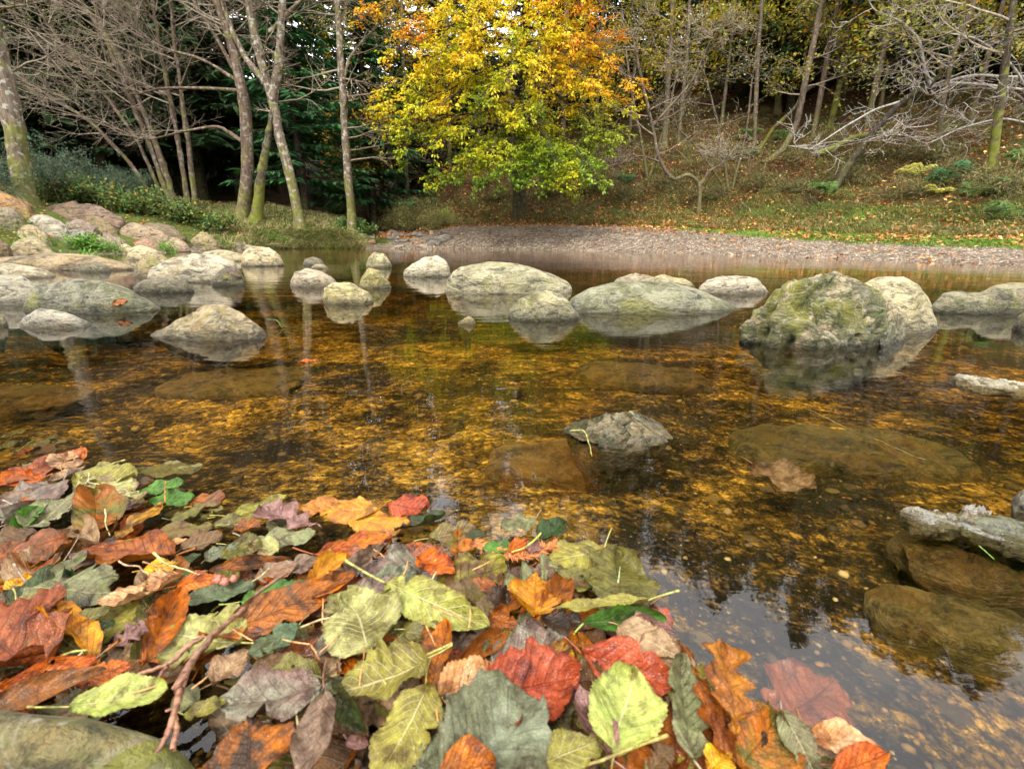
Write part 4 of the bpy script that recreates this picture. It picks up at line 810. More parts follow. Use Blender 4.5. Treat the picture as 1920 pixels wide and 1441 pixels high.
1152 1412 1185 1258 .8 alder lime 27 .1 .1 v=.8 s=1146,1448,40 spot=.3|bright pale green leaf with a fat yellow stalk lying across it
1300 1425 1272 1232 .4 alder greygreen 25 .3 .25 v=-.5|grey-green leaf with a purple midrib beside the oak leaves
1200 1240 1272 1202 .75 beech tan 13 .1 .2 v=-.4|pinkish tan leaf above the grey-green leaf
1298 1248 1385 1432 .22 oak rust 27 .6 .7 v=-.2 s=1275,1205,34|dark red-brown rolled oak leaf behind the lobed oak leaf
1345 1400 1410 1335 .9 beech orange 12 .1 .15|orange leaf under the lobed oak leaf
1392 1440 1455 1340 .8 beech orange 14 .2 .2|bright orange leaf between the oak leaf and the ribbed green leaf
1378 1378 1352 1205 .62 oak oakbrown 34 .25 .25 v=-.25 up=14 s=1372,1400,30|lobed orange-brown oak leaf standing at the edge of the water
1465 1335 1535 1460 .5 alder greygreen 16 .25 .25 v=.8 pl=2|grey-green ribbed leaf at the bottom right end of the drift
1510 1378 1655 1405 .5 beech peach 7 .15 .15 s=1493,1328,22 v=-.3|peach-orange leaf with a curled rim at the right end of the drift
1560 1445 1665 1415 .45 beech orange 9 .1 .2|ragged orange leaf at the bottom right end of the drift
1325 1450 1372 1412 .8 beech yellow 23 .1 .1|yellow leaf at the bottom edge under the oak leaves
820 1458 930 1430 .9 beech coral 27 .2 .15 sl=0|orange leaf cut by the bottom edge on the blue-grey leaf
1215 1445 1262 1400 .6 beech brown 17 .1 .3|brown leaf in the gap at the bottom beside the fat yellow stalk
1455 1345 1560 1278 .95 round rose 0 0 .05 z=-16 v=-.4 sl=0|round red-brown leaf sunk in the clear water on the right
0 822 48 808 .5 alder ygreen 0 0 .1 z=-5|bright yellow-green sunken leaf at the left edge
28 850 108 818 .5 alder olive 0 0 .1 z=-7 s=88,812,-2|olive sunken leaf with an orange stalk
-10 848 40 826 .6 alder olive 0 0 .1 z=-8|dull olive sunken leaf at the left edge
22 862 62 838 .4 beech orange 0 0 .1 z=-4|orange sunken leaf near the left edge
95 835 133 824 .5 alder olive 0 0 .1 z=-8|small olive leaf sunk at the outer end of the drift
60 838 100 852 .4 beech brown 0 0 .1 z=-10|brown sunken leaf between the olive sunken leaves
1415 872 1528 925 .75 lobed tan 0 0 .1 z=-45 v=-.5|brown maple-shaped leaf lying on the stream bed
558 680 596 674 .5 beech orange 0 0 .1 z=1 sl=0|lone orange leaf floating in the open pool
'''
for _l in LEAVES.strip().split('\n'): hl(_l)
# orange leaf stuck on the green-grey boulder
bpy.context.view_layer.update()
_rk = [o_ for o_ in COL.objects if str(o_.get('label', '')).startswith('broad green-grey algae')][0]; _mi = _rk.matrix_world.inverted(); _q = []
for _x, _y in ((211, 571), (239, 564), (225, 560)):
    _o = _mi @ Vector((0, 0, CH)); _d = (_mi.to_3x3() @ Vector(ray(_x, _y))).normalized(); _ok, _l, _n, _ = _rk.ray_cast(_o, _d); _q.append(_rk.matrix_world @ (_l + _n * .004) if _ok else Vector(P(_x, _y, _rk.location.y - .1)))
o = leaf(214, 900, 235, 880, .55, 'beech', 'orange', .0, 0, 0, .2, None, 'orange leaf stuck to the wet side of the green-grey boulder', group='')
_yv = (_q[1] - _q[0]); _L = _yv.length; _yv.normalize(); _nn = _yv.cross(_q[2] - _q[0]).normalized(); _nn = _nn if _nn.y < 0 else -_nn; _xv = _yv.cross(_nn); _s = _L / o.dimensions.y
o.matrix_world = Matrix(((_xv.x * _s, _yv.x * _s, _nn.x * _s, _q[0].x), (_xv.y * _s, _yv.y * _s, _nn.y * _s, _q[0].y), (_xv.z * _s, _yv.z * _s, _nn.z * _s, _q[0].z), (0, 0, 0, 1)))
# ---------------------------------------------------------------- filler leaves under the named ones
def in_drift(px, py): return py > np.interp(px, [q[0] for q in DRIFT], [q[1] for q in DRIFT])
def fillers(N=170):
    rr = random.Random(91); names = {'rust': 'rust-brown', 'olive': 'olive', 'brown': 'brown', 'dbrown': 'dark brown', 'taupe': 'taupe', 'grey': 'grey', 'greygreen': 'grey-green', 'tan': 'tan', 'orange': 'orange', 'ygreen': 'yellow-green', 'dgreen': 'dark green', 'rose': 'rose-brown', 'coral': 'coral'}
    cols = list(names); wts = [4, 5, 5, 3, 2, 1, 3, 4, 5, 4, 2, 2, 2]; used = {}
    shapes = {'alder': 'serrated', 'beech': 'smooth-edged', 'birch': 'pointed', 'round': 'rounded', 'oak': 'lobed'}
    k = 0; tries = 0
    while k < N and tries < 4000:
        tries += 1; px, py = rr.uniform(-60, 1650), 1441 - rr.random() ** 1.1 * 590
        if not in_drift(px, py - 14) or (px < 420 and py > 1345): continue
        t = (py - 860) / 580; L = rr.uniform(.035, .08); an = rr.uniform(0, 6.28)
        z = bary(px, py) - rr.uniform(.002, .012) * (.4 + t); z = max(z, -.012)
        b = G(px, py, z); tp = b + np.array([math.cos(an), math.sin(an), 0]) * L
        # back to pixels is not needed: place directly through leaf() by projecting
        d = tp - np.array((0, 0, CH)); zc = d @ FW
        if zc < .1: continue
        tx, ty = CX + F * d[0] / zc, CY - F * (d @ UP) / zc
        if not in_drift(tx, ty - 6): continue
        col = rr.choices(cols, wts)[0]; sp = rr.choices(list(shapes), [5, 5, 2, 1, .5])[0]
        h = min(HERO, key=lambda q: (q[0] - px) ** 2 + 3 * (q[1] - py) ** 2); short = ' '.join(h[2].split()[:7])
        while short.split()[-1] in ('the', 'with', 'a', 'of', 'at', 'in', 'its', 'and', 'to', 'on', 'by', 'under', 'behind', 'beside', 'above', 'below', 'between', 'whose', 'left', 'right', 'up', 'cut', 'fine', 'black', 'thick', 'fat', 'back', 'far', 'two', 'smooth', 'thin', 'pale', 'extra', 'an', 'red', 'cross', 'rust', 'one') and len(short.split()) > 3: short = ' '.join(short.split()[:-1])
        rel = ('just left of' if px < h[0] - 22 else 'just right of' if px > h[0] + 22 else 'partly under' if py <= h[1] else 'in front of')
        lab = f"{names[col]} {shapes[sp]} leaf {rel} the {short}"
        if lab in used: continue
        used[lab] = 1
        leaf(px, py, tx, ty, rr.uniform(.5, .85) if sp != 'beech' else rr.uniform(.35, .65), sp, col, z, rr.uniform(-.3, .5), rr.uniform(-.2, .2), rr.uniform(-.1, .5), None, lab, spot=rr.choice([0, 0, 1]), sd=rr.randrange(9999), z1=z + rr.uniform(-.002, .005))
        k += 1
fillers()
# ---------------------------------------------------------------- twig with nodes, loose stalks, frond, galls
def stick(name, label, cat, pts, r, col, group=None, mat='stalk', knob=0, sides=8, parent=None):
    A = np.array(pts, float); n = max(10, len(A) * 8); t = np.linspace(0, len(A) - 1, n); Q = np.stack([np.interp(t, np.arange(len(A)), A[:, k]) for k in range(3)], 1)
    ln = np.linalg.norm(Q[-1] - Q[0]); Q = Q + fbm(Q * 60 + len(bpy.data.objects), 2, 6)[:, None] * np.array([1, 1, .3]) * ln * .03
    Q[1:-1] = (Q[:-2] + 2 * Q[1:-1] + Q[2:]) / 4; Q[1:-1] = (Q[:-2] + 2 * Q[1:-1] + Q[2:]) / 4
    rad = np.interp(np.linspace(0, 1, n), np.linspace(0, 1, len(r)), r)
    if knob: rad = rad * (1 + knob * np.clip(np.sin(np.linspace(0, len(A) * 3.3, n)) - .72, 0, 1) * 2.5); Q = Q + RNG.normal(0, rad.mean() * .12, Q.shape)
    V, q = tubes([(Q, rad)], sides); V = V + (fbm(V * 350, 2, 4) * rad.mean() * .12)[:, None]
    o = mesh_obj(name, V, q, M[mat], parent=parent); o.color = (*col, 1)
    if label: tag(o, label, cat, group)
    return o
def gp(L): return [G(x, y, z / 1000) for x, y, z in L]
tw = stick('forked_twig', 'knobbly forked red-brown twig lying over the leaves', 'twig', gp([(530, 1078, 38), (478, 1115, 38), (455, 1142, 40), (425, 1170, 43), (392, 1195, 46), (372, 1228, 46), (352, 1265, 46), (332, 1300, 46)]), [.0014, .0017, .002, .0024, .0027, .0028, .0026], (.2, .10, .055), knob=.18)
for nm, L, r in (('side_shoot', [(382, 1192, 44), (350, 1212, 44), (325, 1238, 42), (290, 1255, 40), (262, 1262, 38), (220, 1287, 36)], [.002, .0019, .0017, .0015, .0013]), ('side_shoot', [(318, 1245, 42), (302, 1262, 38), (290, 1286, 35), (284, 1300, 34)], [.0015, .0013, .0009]),
                 ('side_shoot', [(334, 1296, 46), (326, 1345, 46), (312, 1380, 45), (294, 1412, 43)], [.0024, .0021, .0017, .0013]), ('side_shoot', [(326, 1342, 45), (328, 1375, 43), (323, 1405, 42)], [.0016, .0018, .0018]),
                 ('side_shoot', [(352, 1262, 46), (335, 1280, 47), (322, 1290, 47)], [.0018, .0015, .001]), ('side_shoot', [(352, 1265, 44), (340, 1300, 42), (333, 1325, 41), (312, 1332, 40)], [.0018, .0015, .0009])):
    stick(nm, None, None, gp(L), r, (.27, .13, .07), knob=.18, parent=tw)
PG = 'loose pale stalks and needles on the drift'
for lab, L, r, c in (
    ('thick yellow stalk lying across the bright pale green leaf', [(1085, 1441, 46), (1150, 1418, 50), (1200, 1398, 52), (1252, 1376, 50)], [.0012, .0013, .0016], (.5, .42, .14)),
    ('pale stalk in the gap at the bottom under the fat yellow stalk', [(1222, 1398, 32), (1212, 1420, 34), (1214, 1448, 36)], [.0011, .0011, .0015], (.5, .47, .25)),
    ('short bright yellow-green stalk beside the coral standing leaf', [(795, 1230, 40), (812, 1222, 40), (848, 1206, 42)], [.001, .0012, .0016], (.62, .66, .2)),
    ('curved yellow stalk over the wet mauve leaf', [(958, 1036, 12), (985, 1025, 16), (1005, 1010, 20), (1015, 998, 24)], [.001, .0012, .0017], (.6, .62, .14)),
    ('white pointed stalk on the broad grey-olive leaf', [(1154, 1127, 12), (1159, 1095, 18), (1163, 1062, 24)], [.0011, .0016, .0006], (.5, .6, .28)),
    ('pale stalk lying above the blue-green oval leaf', [(563, 1176, 36), (600, 1162, 38), (652, 1155, 38)], [.001, .0012, .0008], (.68, .55, .3)),
    ('pale slanting stalk by the drift edge left of the yellow-green leaf', [(800, 1130, 14), (808, 1092, 18), (818, 1072, 22)], [.0011, .0013, .0014], (.66, .62, .3)),
    ('short pale stalk between the taupe leaf and the twig', [(472, 1090, 28), (490, 1080, 30), (505, 1065, 32)], [.0009, .0011, .0016], (.52, .55, .25)),
    ('olive stalk crossing the dark gap at the left', [(98, 1278, 24), (128, 1246, 28), (155, 1222, 32)], [.001, .0012, .001], (.5, .45, .25)),
    ('small green stalk above the dark gap at the left', [(115, 1230, 30), (135, 1222, 32), (165, 1218, 33)], [.0016, .0012, .0008], (.48, .5, .15)),
    ('pale hooked stalk above the black gap near the bottom', [(555, 1395, 34), (560, 1370, 34), (558, 1340, 34)], [.0016, .0011, .0008], (.6, .52, .26)),
    ('yellow stalk lying over the long dark rust leaf', [(372, 1078, 28), (330, 1062, 32), (285, 1038, 36)], [.0009, .0011, .0018], (.6, .58, .3)),
    ('thin crossed stalk on the ribbed peach leaf', [(222, 1052, 36), (262, 1066, 40), (300, 1080, 40)], [.0012, .0009, .0005], (.7, .48, .3)),
    ('pale fine stalk reaching up beside the big pale grey-green leaf', [(94, 977, 14), (135, 950, 18), (152, 922, 22), (162, 903, 24)], [.0006, .0009, .0011], (.6, .5, .36)),
    ('long pale stalk arching over the ribbed leaf at the back', [(225, 925, 12), (190, 912, 16), (168, 903, 18), (163, 888, 20)], [.0006, .0009, .0011], (.66, .64, .4)),
    ('slim upright stalk in front of the dark rust round leaf', [(203, 1005, 18), (199, 980, 24), (201, 952, 32)], [.0008, .001, .0015], (.6, .58, .26)),
    ('pale short stalk on the grey leaf at the left edge', [(6, 937, 10), (16, 944, 12), (30, 949, 12)], [.0012, .001, .001], (.66, .56, .44)),
    ('thin olive grass blade trailing over the jagged wet rock', [(1070, 806, 22), (1095, 806, 24), (1103, 830, 8), (1110, 855, 1)], [.0016, .0018, .0012], (.45, .42, .12)),
    ('curved green grass blade at the tip of the wedge-shaped boulder', [(500, 598, 30), (518, 600, 28), (530, 614, 3)], [.002, .0024, .0014], (.12, .26, .04)),
    ('straw lying on the sunken greenish slab', [(1512, 765, -25), (1560, 788, -24), (1600, 806, -22)], [.0014, .0016, .0012], (.6, .5, .25)),
    ('second straw lower on the sunken greenish slab', [(1640, 822, -22), (1690, 846, -22), (1735, 862, -24)], [.0014, .0014, .001], (.55, .45, .22)),
    ('short green blade floating by the near right rocks', [(1836, 1023, 2), (1850, 1035, 2), (1864, 1048, 2)], [.0008, .0009, .0005], (.3, .5, .12))):
    stick('stalk_piece', lab, 'stalk', gp(L), [q * .8 for q in r], _pop(c, .6, 1.2), PG if 'blade' not in lab and 'straw' not in lab else None)
NP = [(878, 1178, 882, 1128, 'on the big green-yellow veined leaf' if 0 else 'at the left end of the peach leaf'), (602, 1168, 605, 1122, 'upright on the ridged coral leaf'), (530, 1198, 580, 1208, 'on the blue-green oval leaf'), (600, 1222, 636, 1190, 'on the large pale green alder leaf'),
      (583, 1208, 598, 1235, 'right of the blue-green oval leaf'), (675, 1284, 684, 1208, 'crossing the herringbone leaf'), (796, 1165, 814, 1212, 'over the coral-orange standing leaf'), (812, 1137, 868, 1165, 'below the tip of the pale lime leaf'),
      (816, 1318, 828, 1382, 'on the dark blue-green leaf'), (848, 1410, 862, 1441, 'on the orange leaf at the bottom edge'), (1055, 1250, 1090, 1255, 'above the scarlet leaf'), (886, 1068, 918, 1052, 'on the green-yellow veined leaf'), (430, 1178, 475, 1200, 'on the ridged coral leaf by the twig'),
      (700, 1030, 722, 1045, 'by the sunken orange leaf'), (755, 1080, 765, 1048, 'beside the ragged orange leaf'), (360, 1290, 395, 1262, 'under the twig fork'), (245, 1300, 300, 1283, 'on the pale lime leaf'), (620, 1030, 600, 1052, 'behind the curled orange and yellow leaf')]
for x0, y0, x1, y1, w_ in NP:
    z = bary(x0, y0) * 1000 + 24; stick('needle', f'slim pale orange larch needle {w_}', 'needle', gp([(x0, y0, z - 2), ((x0 + x1) / 2 + 2, (y0 + y1) / 2, z + 1), (x1, y1, z)]), [.0006, .0008, .0004], (.5, .26, .09), PG)
def frond():
    L = gp([(882, 1018, 5), (905, 1026, 6), (940, 1038, 6), (975, 1045, 6), (1005, 1040, 7), (1022, 1028, 10), (1040, 1024, 12)]); A = np.array(L); t = np.linspace(0, 6, 60)
    Q = np.stack([np.interp(t, range(7), A[:, k]) for k in range(3)], 1); polys = [(Q, np.full(60, .0009))]
    st = stick('rusty_frond', 'rusty feathery conifer spray half in the water', 'frond', L, [.0009, .001, .0006], (.4, .12, .04))
    T = np.gradient(Q, axis=0); T /= np.linalg.norm(T, axis=1, keepdims=True); n = 60; c, D, NN = [], [], []
    for i in range(n):
        for sgn in (-1, 1):
            for k in range(2):
                c.append(Q[i]); sd_ = np.cross(T[i], (0, 0, 1)) * sgn; D.append(sd_ * 1.0 + T[i] * RNG.uniform(.3, .9) + np.array([0, 0, RNG.uniform(-.1, .6)])); NN.append((0, -.3, 1))
    n = len(c); cc = np.array([(.45, .14, .04)]) * RNG.uniform(.5, 1.5, (n, 1)); V, q, cl = cards(np.array(c), RNG.uniform(.007, .014, n), np.full(n, .0016), np.array(D), np.array(NN), cc)
    mesh_obj('needles', V, q, M['litter'], parent=st, colors=cl)
frond()
for x, y, r_ in ((408, 1086, .0045), (438, 1084, .0035), (421, 1090, .004)):
    p = G(x, y, .034); U, PH = ico_dirs(24, 22); V = np.stack([U, np.sqrt(1 - U ** 2) * np.cos(PH), np.sqrt(1 - U ** 2) * np.sin(PH)], -1).reshape(-1, 3) * r_; V += V * fbm(V * 400, 3, 2)[:, None] * .15
    idx = np.arange(24 * 22).reshape(24, 22); o = mesh_obj('gall', V, np.stack([idx[:-1], idx[1:], np.roll(idx[1:], -1, 1), np.roll(idx[:-1], -1, 1)], -1).reshape(-1, 4), M['stalk']); o.location = p; o.color = (.42, .16, .1, 1)
    tag(o, 'small round reddish gall left of the bright green serrated leaf', 'gall', 'galls lying in a row')
# ================================================================ trees
def wander(p0, d, L, n, r, wig=.25, grav=0.0, up=0.0):
    p = np.array(p0, float); d = np.array(d, float); d /= np.linalg.norm(d); st = L / (n - 1); out = [p.copy()]
    for i in range(n - 1):
        d = d + np.array([r.gauss(0, wig), r.gauss(0, wig), r.gauss(0, wig * .7)]) * .6; d[2] += (up - grav) / (n - 1); d /= np.linalg.norm(d); p = p + d * st; out.append(p.copy())
    return np.array(out), d
def branches(r, p0, d, L, rad, depth, polys, tips, wig=.22, up=.1, grav=0., nch=(3, 5), ratio=.55, spread=.8, minr=.004, n=9, flatten=.6):
    pts, _ = wander(p0, d, L, n if depth else 6, r, wig, grav, up); k = len(pts)
    rr_ = rad * (1 - .75 * np.linspace(0, 1, k) ** .9); rr_ = np.maximum(rr_, minr * .6); polys.append((pts, rr_))
    if depth == 0:
        tips.append((pts[0], pts[-1])); return
    for c in range(r.randint(*nch)):
        t = r.uniform(.22, .97); i = min(int(t * (k - 1)), k - 2); b = pts[i] + (pts[i + 1] - pts[i]) * (t * (k - 1) - i); tg = pts[i + 1] - pts[i]; tg /= np.linalg.norm(tg)
        v = np.array([r.gauss(0, 1), r.gauss(0, 1), r.gauss(0, flatten)]); v -= tg * v.dot(tg); v /= np.linalg.norm(v) + 1e-6
        dd = tg * (1 - spread * .45) + v * spread; branches(r, b, dd, L * ratio * r.uniform(.7, 1.2) * (1.15 - t * .5), max(rr_[i] * .62, minr), depth - 1, polys, tips, wig, up, grav, nch, ratio, spread, minr, n, flatten)
def tree_root(label, base, cat='tree', name='tree', group=None):
    e = empty(name, base); tag(e, label, cat, group); return e
def put(name, polys, mat, root, sides=6, rough=0.0):
    V, Q = tubes(polys, sides)
    if rough: V = V + (fbm(V * 9, 3, 3) * rough)[:, None] * np.array([1, 1, .2])
    V = V - np.array(root.location)[None]; return mesh_obj(name, V, Q, M[mat], parent=root)
def leafcloud(name, root, tips, per, size, pal, pw, mat='foliage', spread=.1, flat=.5, wr=.6, col=None, jit=.6, nj=.35):
    a = np.array([t[0] for t in tips]); b = np.array([t[1] for t in tips]); n = len(tips) * per
    i = np.repeat(np.arange(len(tips)), per); t = RNG.uniform(.15, 1.05, n)[:, None]; c = a[i] + (b - a)[i] * t + RNG.normal(0, spread, (n, 3)) * np.array([1, 1, flat])
    D = (b - a)[i]; D /= np.linalg.norm(D, axis=1, keepdims=True) + 1e-9; D = D + RNG.normal(0, jit, (n, 3)) * np.array([1, 1, .6]); N = RNG.normal(0, nj, (n, 3)) + np.array([0, -.25, 1])
    if col is None: pal = np.array(pal); cl = pal[RNG.choice(len(pal), n, p=pw)] * RNG.uniform(.75, 1.2, (n, 1))
    else: cl = col(c)
    L = size * RNG.uniform(.7, 1.3, n); V, q, cc = cards(c, L, L * wr, D, N, cl); return mesh_obj(name, V - np.array(root.location)[None], q, M[mat], parent=root, colors=cc)
def ext(path, Y, up=7.0, seed=0, ground=True):
    """pixel trunk path -> world polyline at depth Y, first point on the ground, carried on above the frame"""
    r = random.Random(seed); b = hit(*path[0][:2]); Y0 = b[1] if Y is None else Y
    pts = [P(x, y, Y0) for x, y in path]; pts[0] = b.copy(); pts[0][2] -= .1
    if not ground: pts[0] = P(path[0][0], path[0][1], Y0)
    elif Y is not None: pts[0] = P(path[0][0], path[0][1], Y0); pts[0][2] = min(pts[0][2], H1(pts[0][0], Y0)) - .05
    d = pts[-1] - pts[-2]; d /= np.linalg.norm(d); d = d * .7 + np.array([0, 0, .5]); d /= np.linalg.norm(d)
    if up > 0:
        p = pts[-1]
        for k in range(4): d = d + np.array([r.gauss(0, .08), r.gauss(0, .08), 0]); d /= np.linalg.norm(d); p = p + d * up / 4; pts.append(p)
    return np.array(pts), Y0
def dense(pts, m=6):
    n = (len(pts) - 1) * m + 1; t = np.linspace(0, len(pts) - 1, n); Q = np.stack([np.interp(t, np.arange(len(pts)), pts[:, k]) for k in range(3)], 1)
    for _ in range(3): Q[1:-1] = (Q[:-2] + 2 * Q[1:-1] + Q[2:]) / 4
    return Q
def wpx(px, Y): return px / F * Y / 1.0   # pixel width -> metres at depth Y (near the horizon)
def hero_tree(label, stems, bark='bark_tan', twig='twig_grey', Y=None, seed=1, nl=14, L=1.8, bias=(0, 0, 0), leaf=None, up=7.0, depth=3, tr=.011, nch=(4, 6), sprd=.8, gv=0., minr=.0042, start=.35, cat='tree', name='tree', group=None, wig=.2, ratio=.55, upb=.15):
    """stems: list of (pixel path, base width px, top width px)"""
    r = random.Random(seed); trunk, tw, tips = [], [], []; base = None
    for k, (path, w0, w1) in enumerate(stems):
        pts, Y0 = ext(path, Y, up, seed + k, k == 0 or path[0][1] > stems[0][0][0][1] - 25)
        if Y is None and k == 0: Yk = Y0
        if base is None: base = pts[0].copy(); Y = Y0
        Q = dense(pts); n = len(Q); fr = np.linspace(0, 1, n); vis = (len(path) - 1) / (len(pts) - 1)
        wd = np.interp(fr, [0, .04, vis, 1], [w0 * (1.2 if k == 0 else .9), w0 * .8, w1 * .78, w1 * .35]); rad = wd / F * Y0 / 2 * math.cos(math.atan((path[0][0] - CX) / (F * 1.04))); trunk.append((Q, rad))
        for i in range(nl):
            t = r.uniform(start, .97); j = int(t * (n - 1)); a = r.uniform(0, 6.28); d = np.array([math.cos(a), math.sin(a) * .8, r.uniform(-.1, .6)]) + np.array(bias)
            branches(r, Q[j], d, L * r.uniform(.6, 1.3) * (1.2 - t * .6), max(min(rad[j] * .5, .035), tr), depth - 1, tw, tips, wig=wig, up=upb, grav=gv, nch=nch, spread=sprd, minr=minr, ratio=ratio)
    root = tree_root(label, tuple(base), cat, name, group)
    bare = twig == 'twig_white' and len(trunk) > 1
    if bare: put('boughs', trunk[1:], 'twig_white', root, 7, .02); trunk = trunk[:1]
    put('trunk', trunk, bark, root, 10, .02); put('crown', tw, twig, root, 3)
    if leaf: leafcloud('leaves', root, tips, *leaf)
    return root
TREES = []
# ---- left bank hero trees
hero_tree('thick pale lichen-spotted trunk at the far left behind the rock pile', [([(48, 385), (35, 290), (18, 190), (-5, 90), (-25, 0)], 56, 38)], 'bark_pale', seed=3, nl=22, L=2.0, start=.3, minr=.006, depth=3, bias=(.25, 0, -.1))
hero_tree('bare leaning many-stemmed hazel fanning out to the left', [([(330, 385), (300, 290), (262, 190), (215, 90), (150, 0)], 15, 10), ([(322, 384), (280, 270), (235, 160), (190, 50), (175, 0)], 14, 9), ([(300, 388), (255, 320), (180, 235), (110, 190), (40, 150)], 10, 5),
          ([(352, 380), (335, 270), (318, 180), (300, 90), (285, 0)], 13, 8), ([(366, 378), (352, 260), (335, 140), (325, 60), (320, 0)], 12, 7), ([(312, 386), (262, 270), (200, 180), (120, 90), (60, 0)], 9, 5)], 'bark_tan', 'twig_grey', Y=15.6, seed=11, nl=26, L=1.9, up=3.5, bias=(-.75, 0, .25), start=.2, minr=.0048, depth=3, tr=.011, wig=.12, nch=(5, 6), leaf=(1, .05, [(.3, .3, .04), (.2, .24, .05)], [.5, .5]))
hero_tree('reddish-brown trunk left of the mossy forked tree with bare boughs to the left', [([(452, 402), (466, 320), (460, 200), (440, 100), (420, 30), (395, -20)], 30, 18), ([(450, 150), (400, 60), (360, 0)], 9, 6), ([(448, 170), (380, 165), (300, 165), (250, 180)], 8, 3), ([(455, 265), (410, 235), (350, 245), (270, 265)], 8, 3), ([(450, 155), (380, 110), (320, 95), (240, 60)], 8, 3)], 'bark_tan', 'twig_grey', Y=15.0, seed=21, nl=22, L=1.6, bias=(-.6, 0, 0), start=.3, up=3.0, minr=.0052, wig=.16)
hero_tree('tall forked tree with pale lichen patches on the left bank', [([(562, 402), (545, 330), (522, 250), (512, 190), (500, 150), (478, 70), (466, 0)], 23, 18), ([(512, 190), (522, 120), (527, 50), (530, -10)], 20, 14), ([(502, 160), (460, 110), (432, 50), (415, -5)], 14, 8), ([(505, 60), (530, 35), (560, 5), (575, -12)], 9, 6)], 'bark_pale', Y=14.9, seed=31, nl=18, L=1.6, start=.3, up=5, minr=.0048, bias=(.2, 0, 0))
hero_tree('short leaning trunk covered in bright green moss between two taller trunks', [([(478, 406), (488, 340), (500, 270), (508, 225)], 26, 12)], 'bark_moss', Y=14.8, seed=41, nl=3, L=.7, start=.5, up=.3, depth=2)
hero_tree('slender straight pale birch-like trunk right of the left bank', [([(658, 395), (650, 300), (643, 180), (637, 80), (632, 0)], 18, 13), ([(645, 150), (655, 105), (700, 55), (715, 40)], 6, 3)], 'bark_pale', Y=15.4, seed=51, nl=26, L=1.7, start=.12, up=6, minr=.0045, bias=(.3, 0, -.15), depth=3, leaf=(1, .07, [(.5, .42, .05), (.35, .36, .05)], [.6, .4]))
# ---- right side hero trees
hero_tree('dark leaning tree on the right slope with silvery bare branches', [([(1560, 358), (1590, 310), (1640, 245), (1695, 185), (1740, 165)], 19, 12), ([(1700, 182), (1760, 155), (1840, 158), (1930, 170)], 9, 6), ([(1745, 162), (1732, 120), (1725, 75), (1690, 40), (1640, 20)], 9, 4), ([(1690, 190), (1640, 205), (1580, 240), (1520, 280)], 6, 3), ([(1740, 165), (1820, 140), (1900, 145), (1960, 140)], 8, 5), ([(1745, 170), (1780, 205), (1750, 235), (1700, 240)], 5, 3)], 'bark_dark', 'twig_white', seed=61, nl=8, L=1.6, start=.4, up=.6, minr=.009, bias=(.1, -.2, -.15), sprd=.8, depth=3, nch=(3, 4), wig=.26)
hero_tree('curved mossy stem arching right with a silvery top on the right slope', [([(1418, 288), (1450, 240), (1490, 205), (1508, 170), (1560, 145), (1620, 132), (1680, 125)], 9, 6)], 'bark_moss', 'twig_grey', seed=71, nl=18, L=1.0, start=.4, up=.4, minr=.008, sprd=.9, wig=.26, nch=(2, 4))
hero_tree('tall trunk with a mossy curved foot on the right slope', [([(1432, 305), (1470, 280), (1495, 230), (1510, 150), (1528, 70), (1540, 0)], 15, 12)], 'bark_mid', seed=72, nl=14, L=1.4, start=.3, up=5, leaf=(4, .1, [(.2, .22, .03), (.34, .27, .04)], [.6, .4]))
hero_tree('mossy-footed trunk in the middle of the right slope', [([(1555, 240), (1570, 180), (1585, 100), (1605, 0)], 15, 10)], 'bark_moss', seed=73, nl=14, L=1.5, start=.35, up=5, leaf=(4, .1, [(.3, .28, .03), (.4, .3, .04)], [.6, .4]))
hero_tree('straight brown trunk left of the tall trunk with a curved foot', [([(1458, 215), (1462, 140), (1470, 60), (1482, -10)], 15, 11)], 'bark_mid', seed=74, nl=14, L=1.5, start=.35, up=5, leaf=(4, .1, [(.4, .34, .03), (.5, .33, .04)], [.6, .4]))
hero_tree('slim upright trunk right of the yellow beech', [([(1246, 275), (1250, 200), (1256, 100), (1262, -10)], 13, 9)], 'bark_mid', seed=75, nl=16, L=1.4, start=.25, up=5, leaf=(2, .09, [(.25, .28, .05), (.3, .26, .05)], [.6, .4]))
hero_tree('twisted bare alder bending over the bank right of the yellow beech', [([(1310, 400), (1314, 345), (1290, 325), (1262, 340), (1235, 300), (1222, 230), (1205, 160), (1190, 90)], 9, 6), ([(1314, 345), (1330, 320), (1350, 310)], 8, 5), ([(1240, 305), (1200, 290), (1160, 310)], 5, 3), ([(1225, 235), (1265, 190), (1300, 150), (1330, 80)], 5, 3)], 'bark_mid', 'twig_grey', seed=81, nl=22, L=1.3, start=.35, up=.5, minr=.0075, sprd=.85, wig=.26, nch=(3, 4), leaf=(1, .05, [(.22, .26, .07), (.4, .42, .2)], [.6, .4]))
hero_tree('thick mossy tree base and trunk near the right edge', [([(1860, 320), (1870, 230), (1885, 120), (1900, 0)], 24, 17)], 'bark_moss', seed=82, nl=16, L=1.8, start=.3, up=5, leaf=(4, .1, [(.2, .23, .04), (.3, .28, .05)], [.6, .4]))
hero_tree('grey trunk leaning right at the upper right', [([(1760, 300), (1765, 200), (1790, 90), (1830, 0)], 14, 10)], 'bark_mid', seed=83, nl=20, L=1.8, start=.25, up=7, leaf=(4, .09, [(.22, .24, .06), (.33, .31, .08)], [.6, .4]))
hero_tree('fine-twigged tree with scattered tiny leaves filling the upper right', [([(1650, 210), (1662, 130), (1680, 60), (1700, -20)], 10, 7)], 'bark_mid', seed=84, nl=22, L=2.2, start=.1, up=5, leaf=(5, .075, [(.2, .23, .05), (.38, .38, .12), (.6, .6, .42)], [.6, .35, .05]))
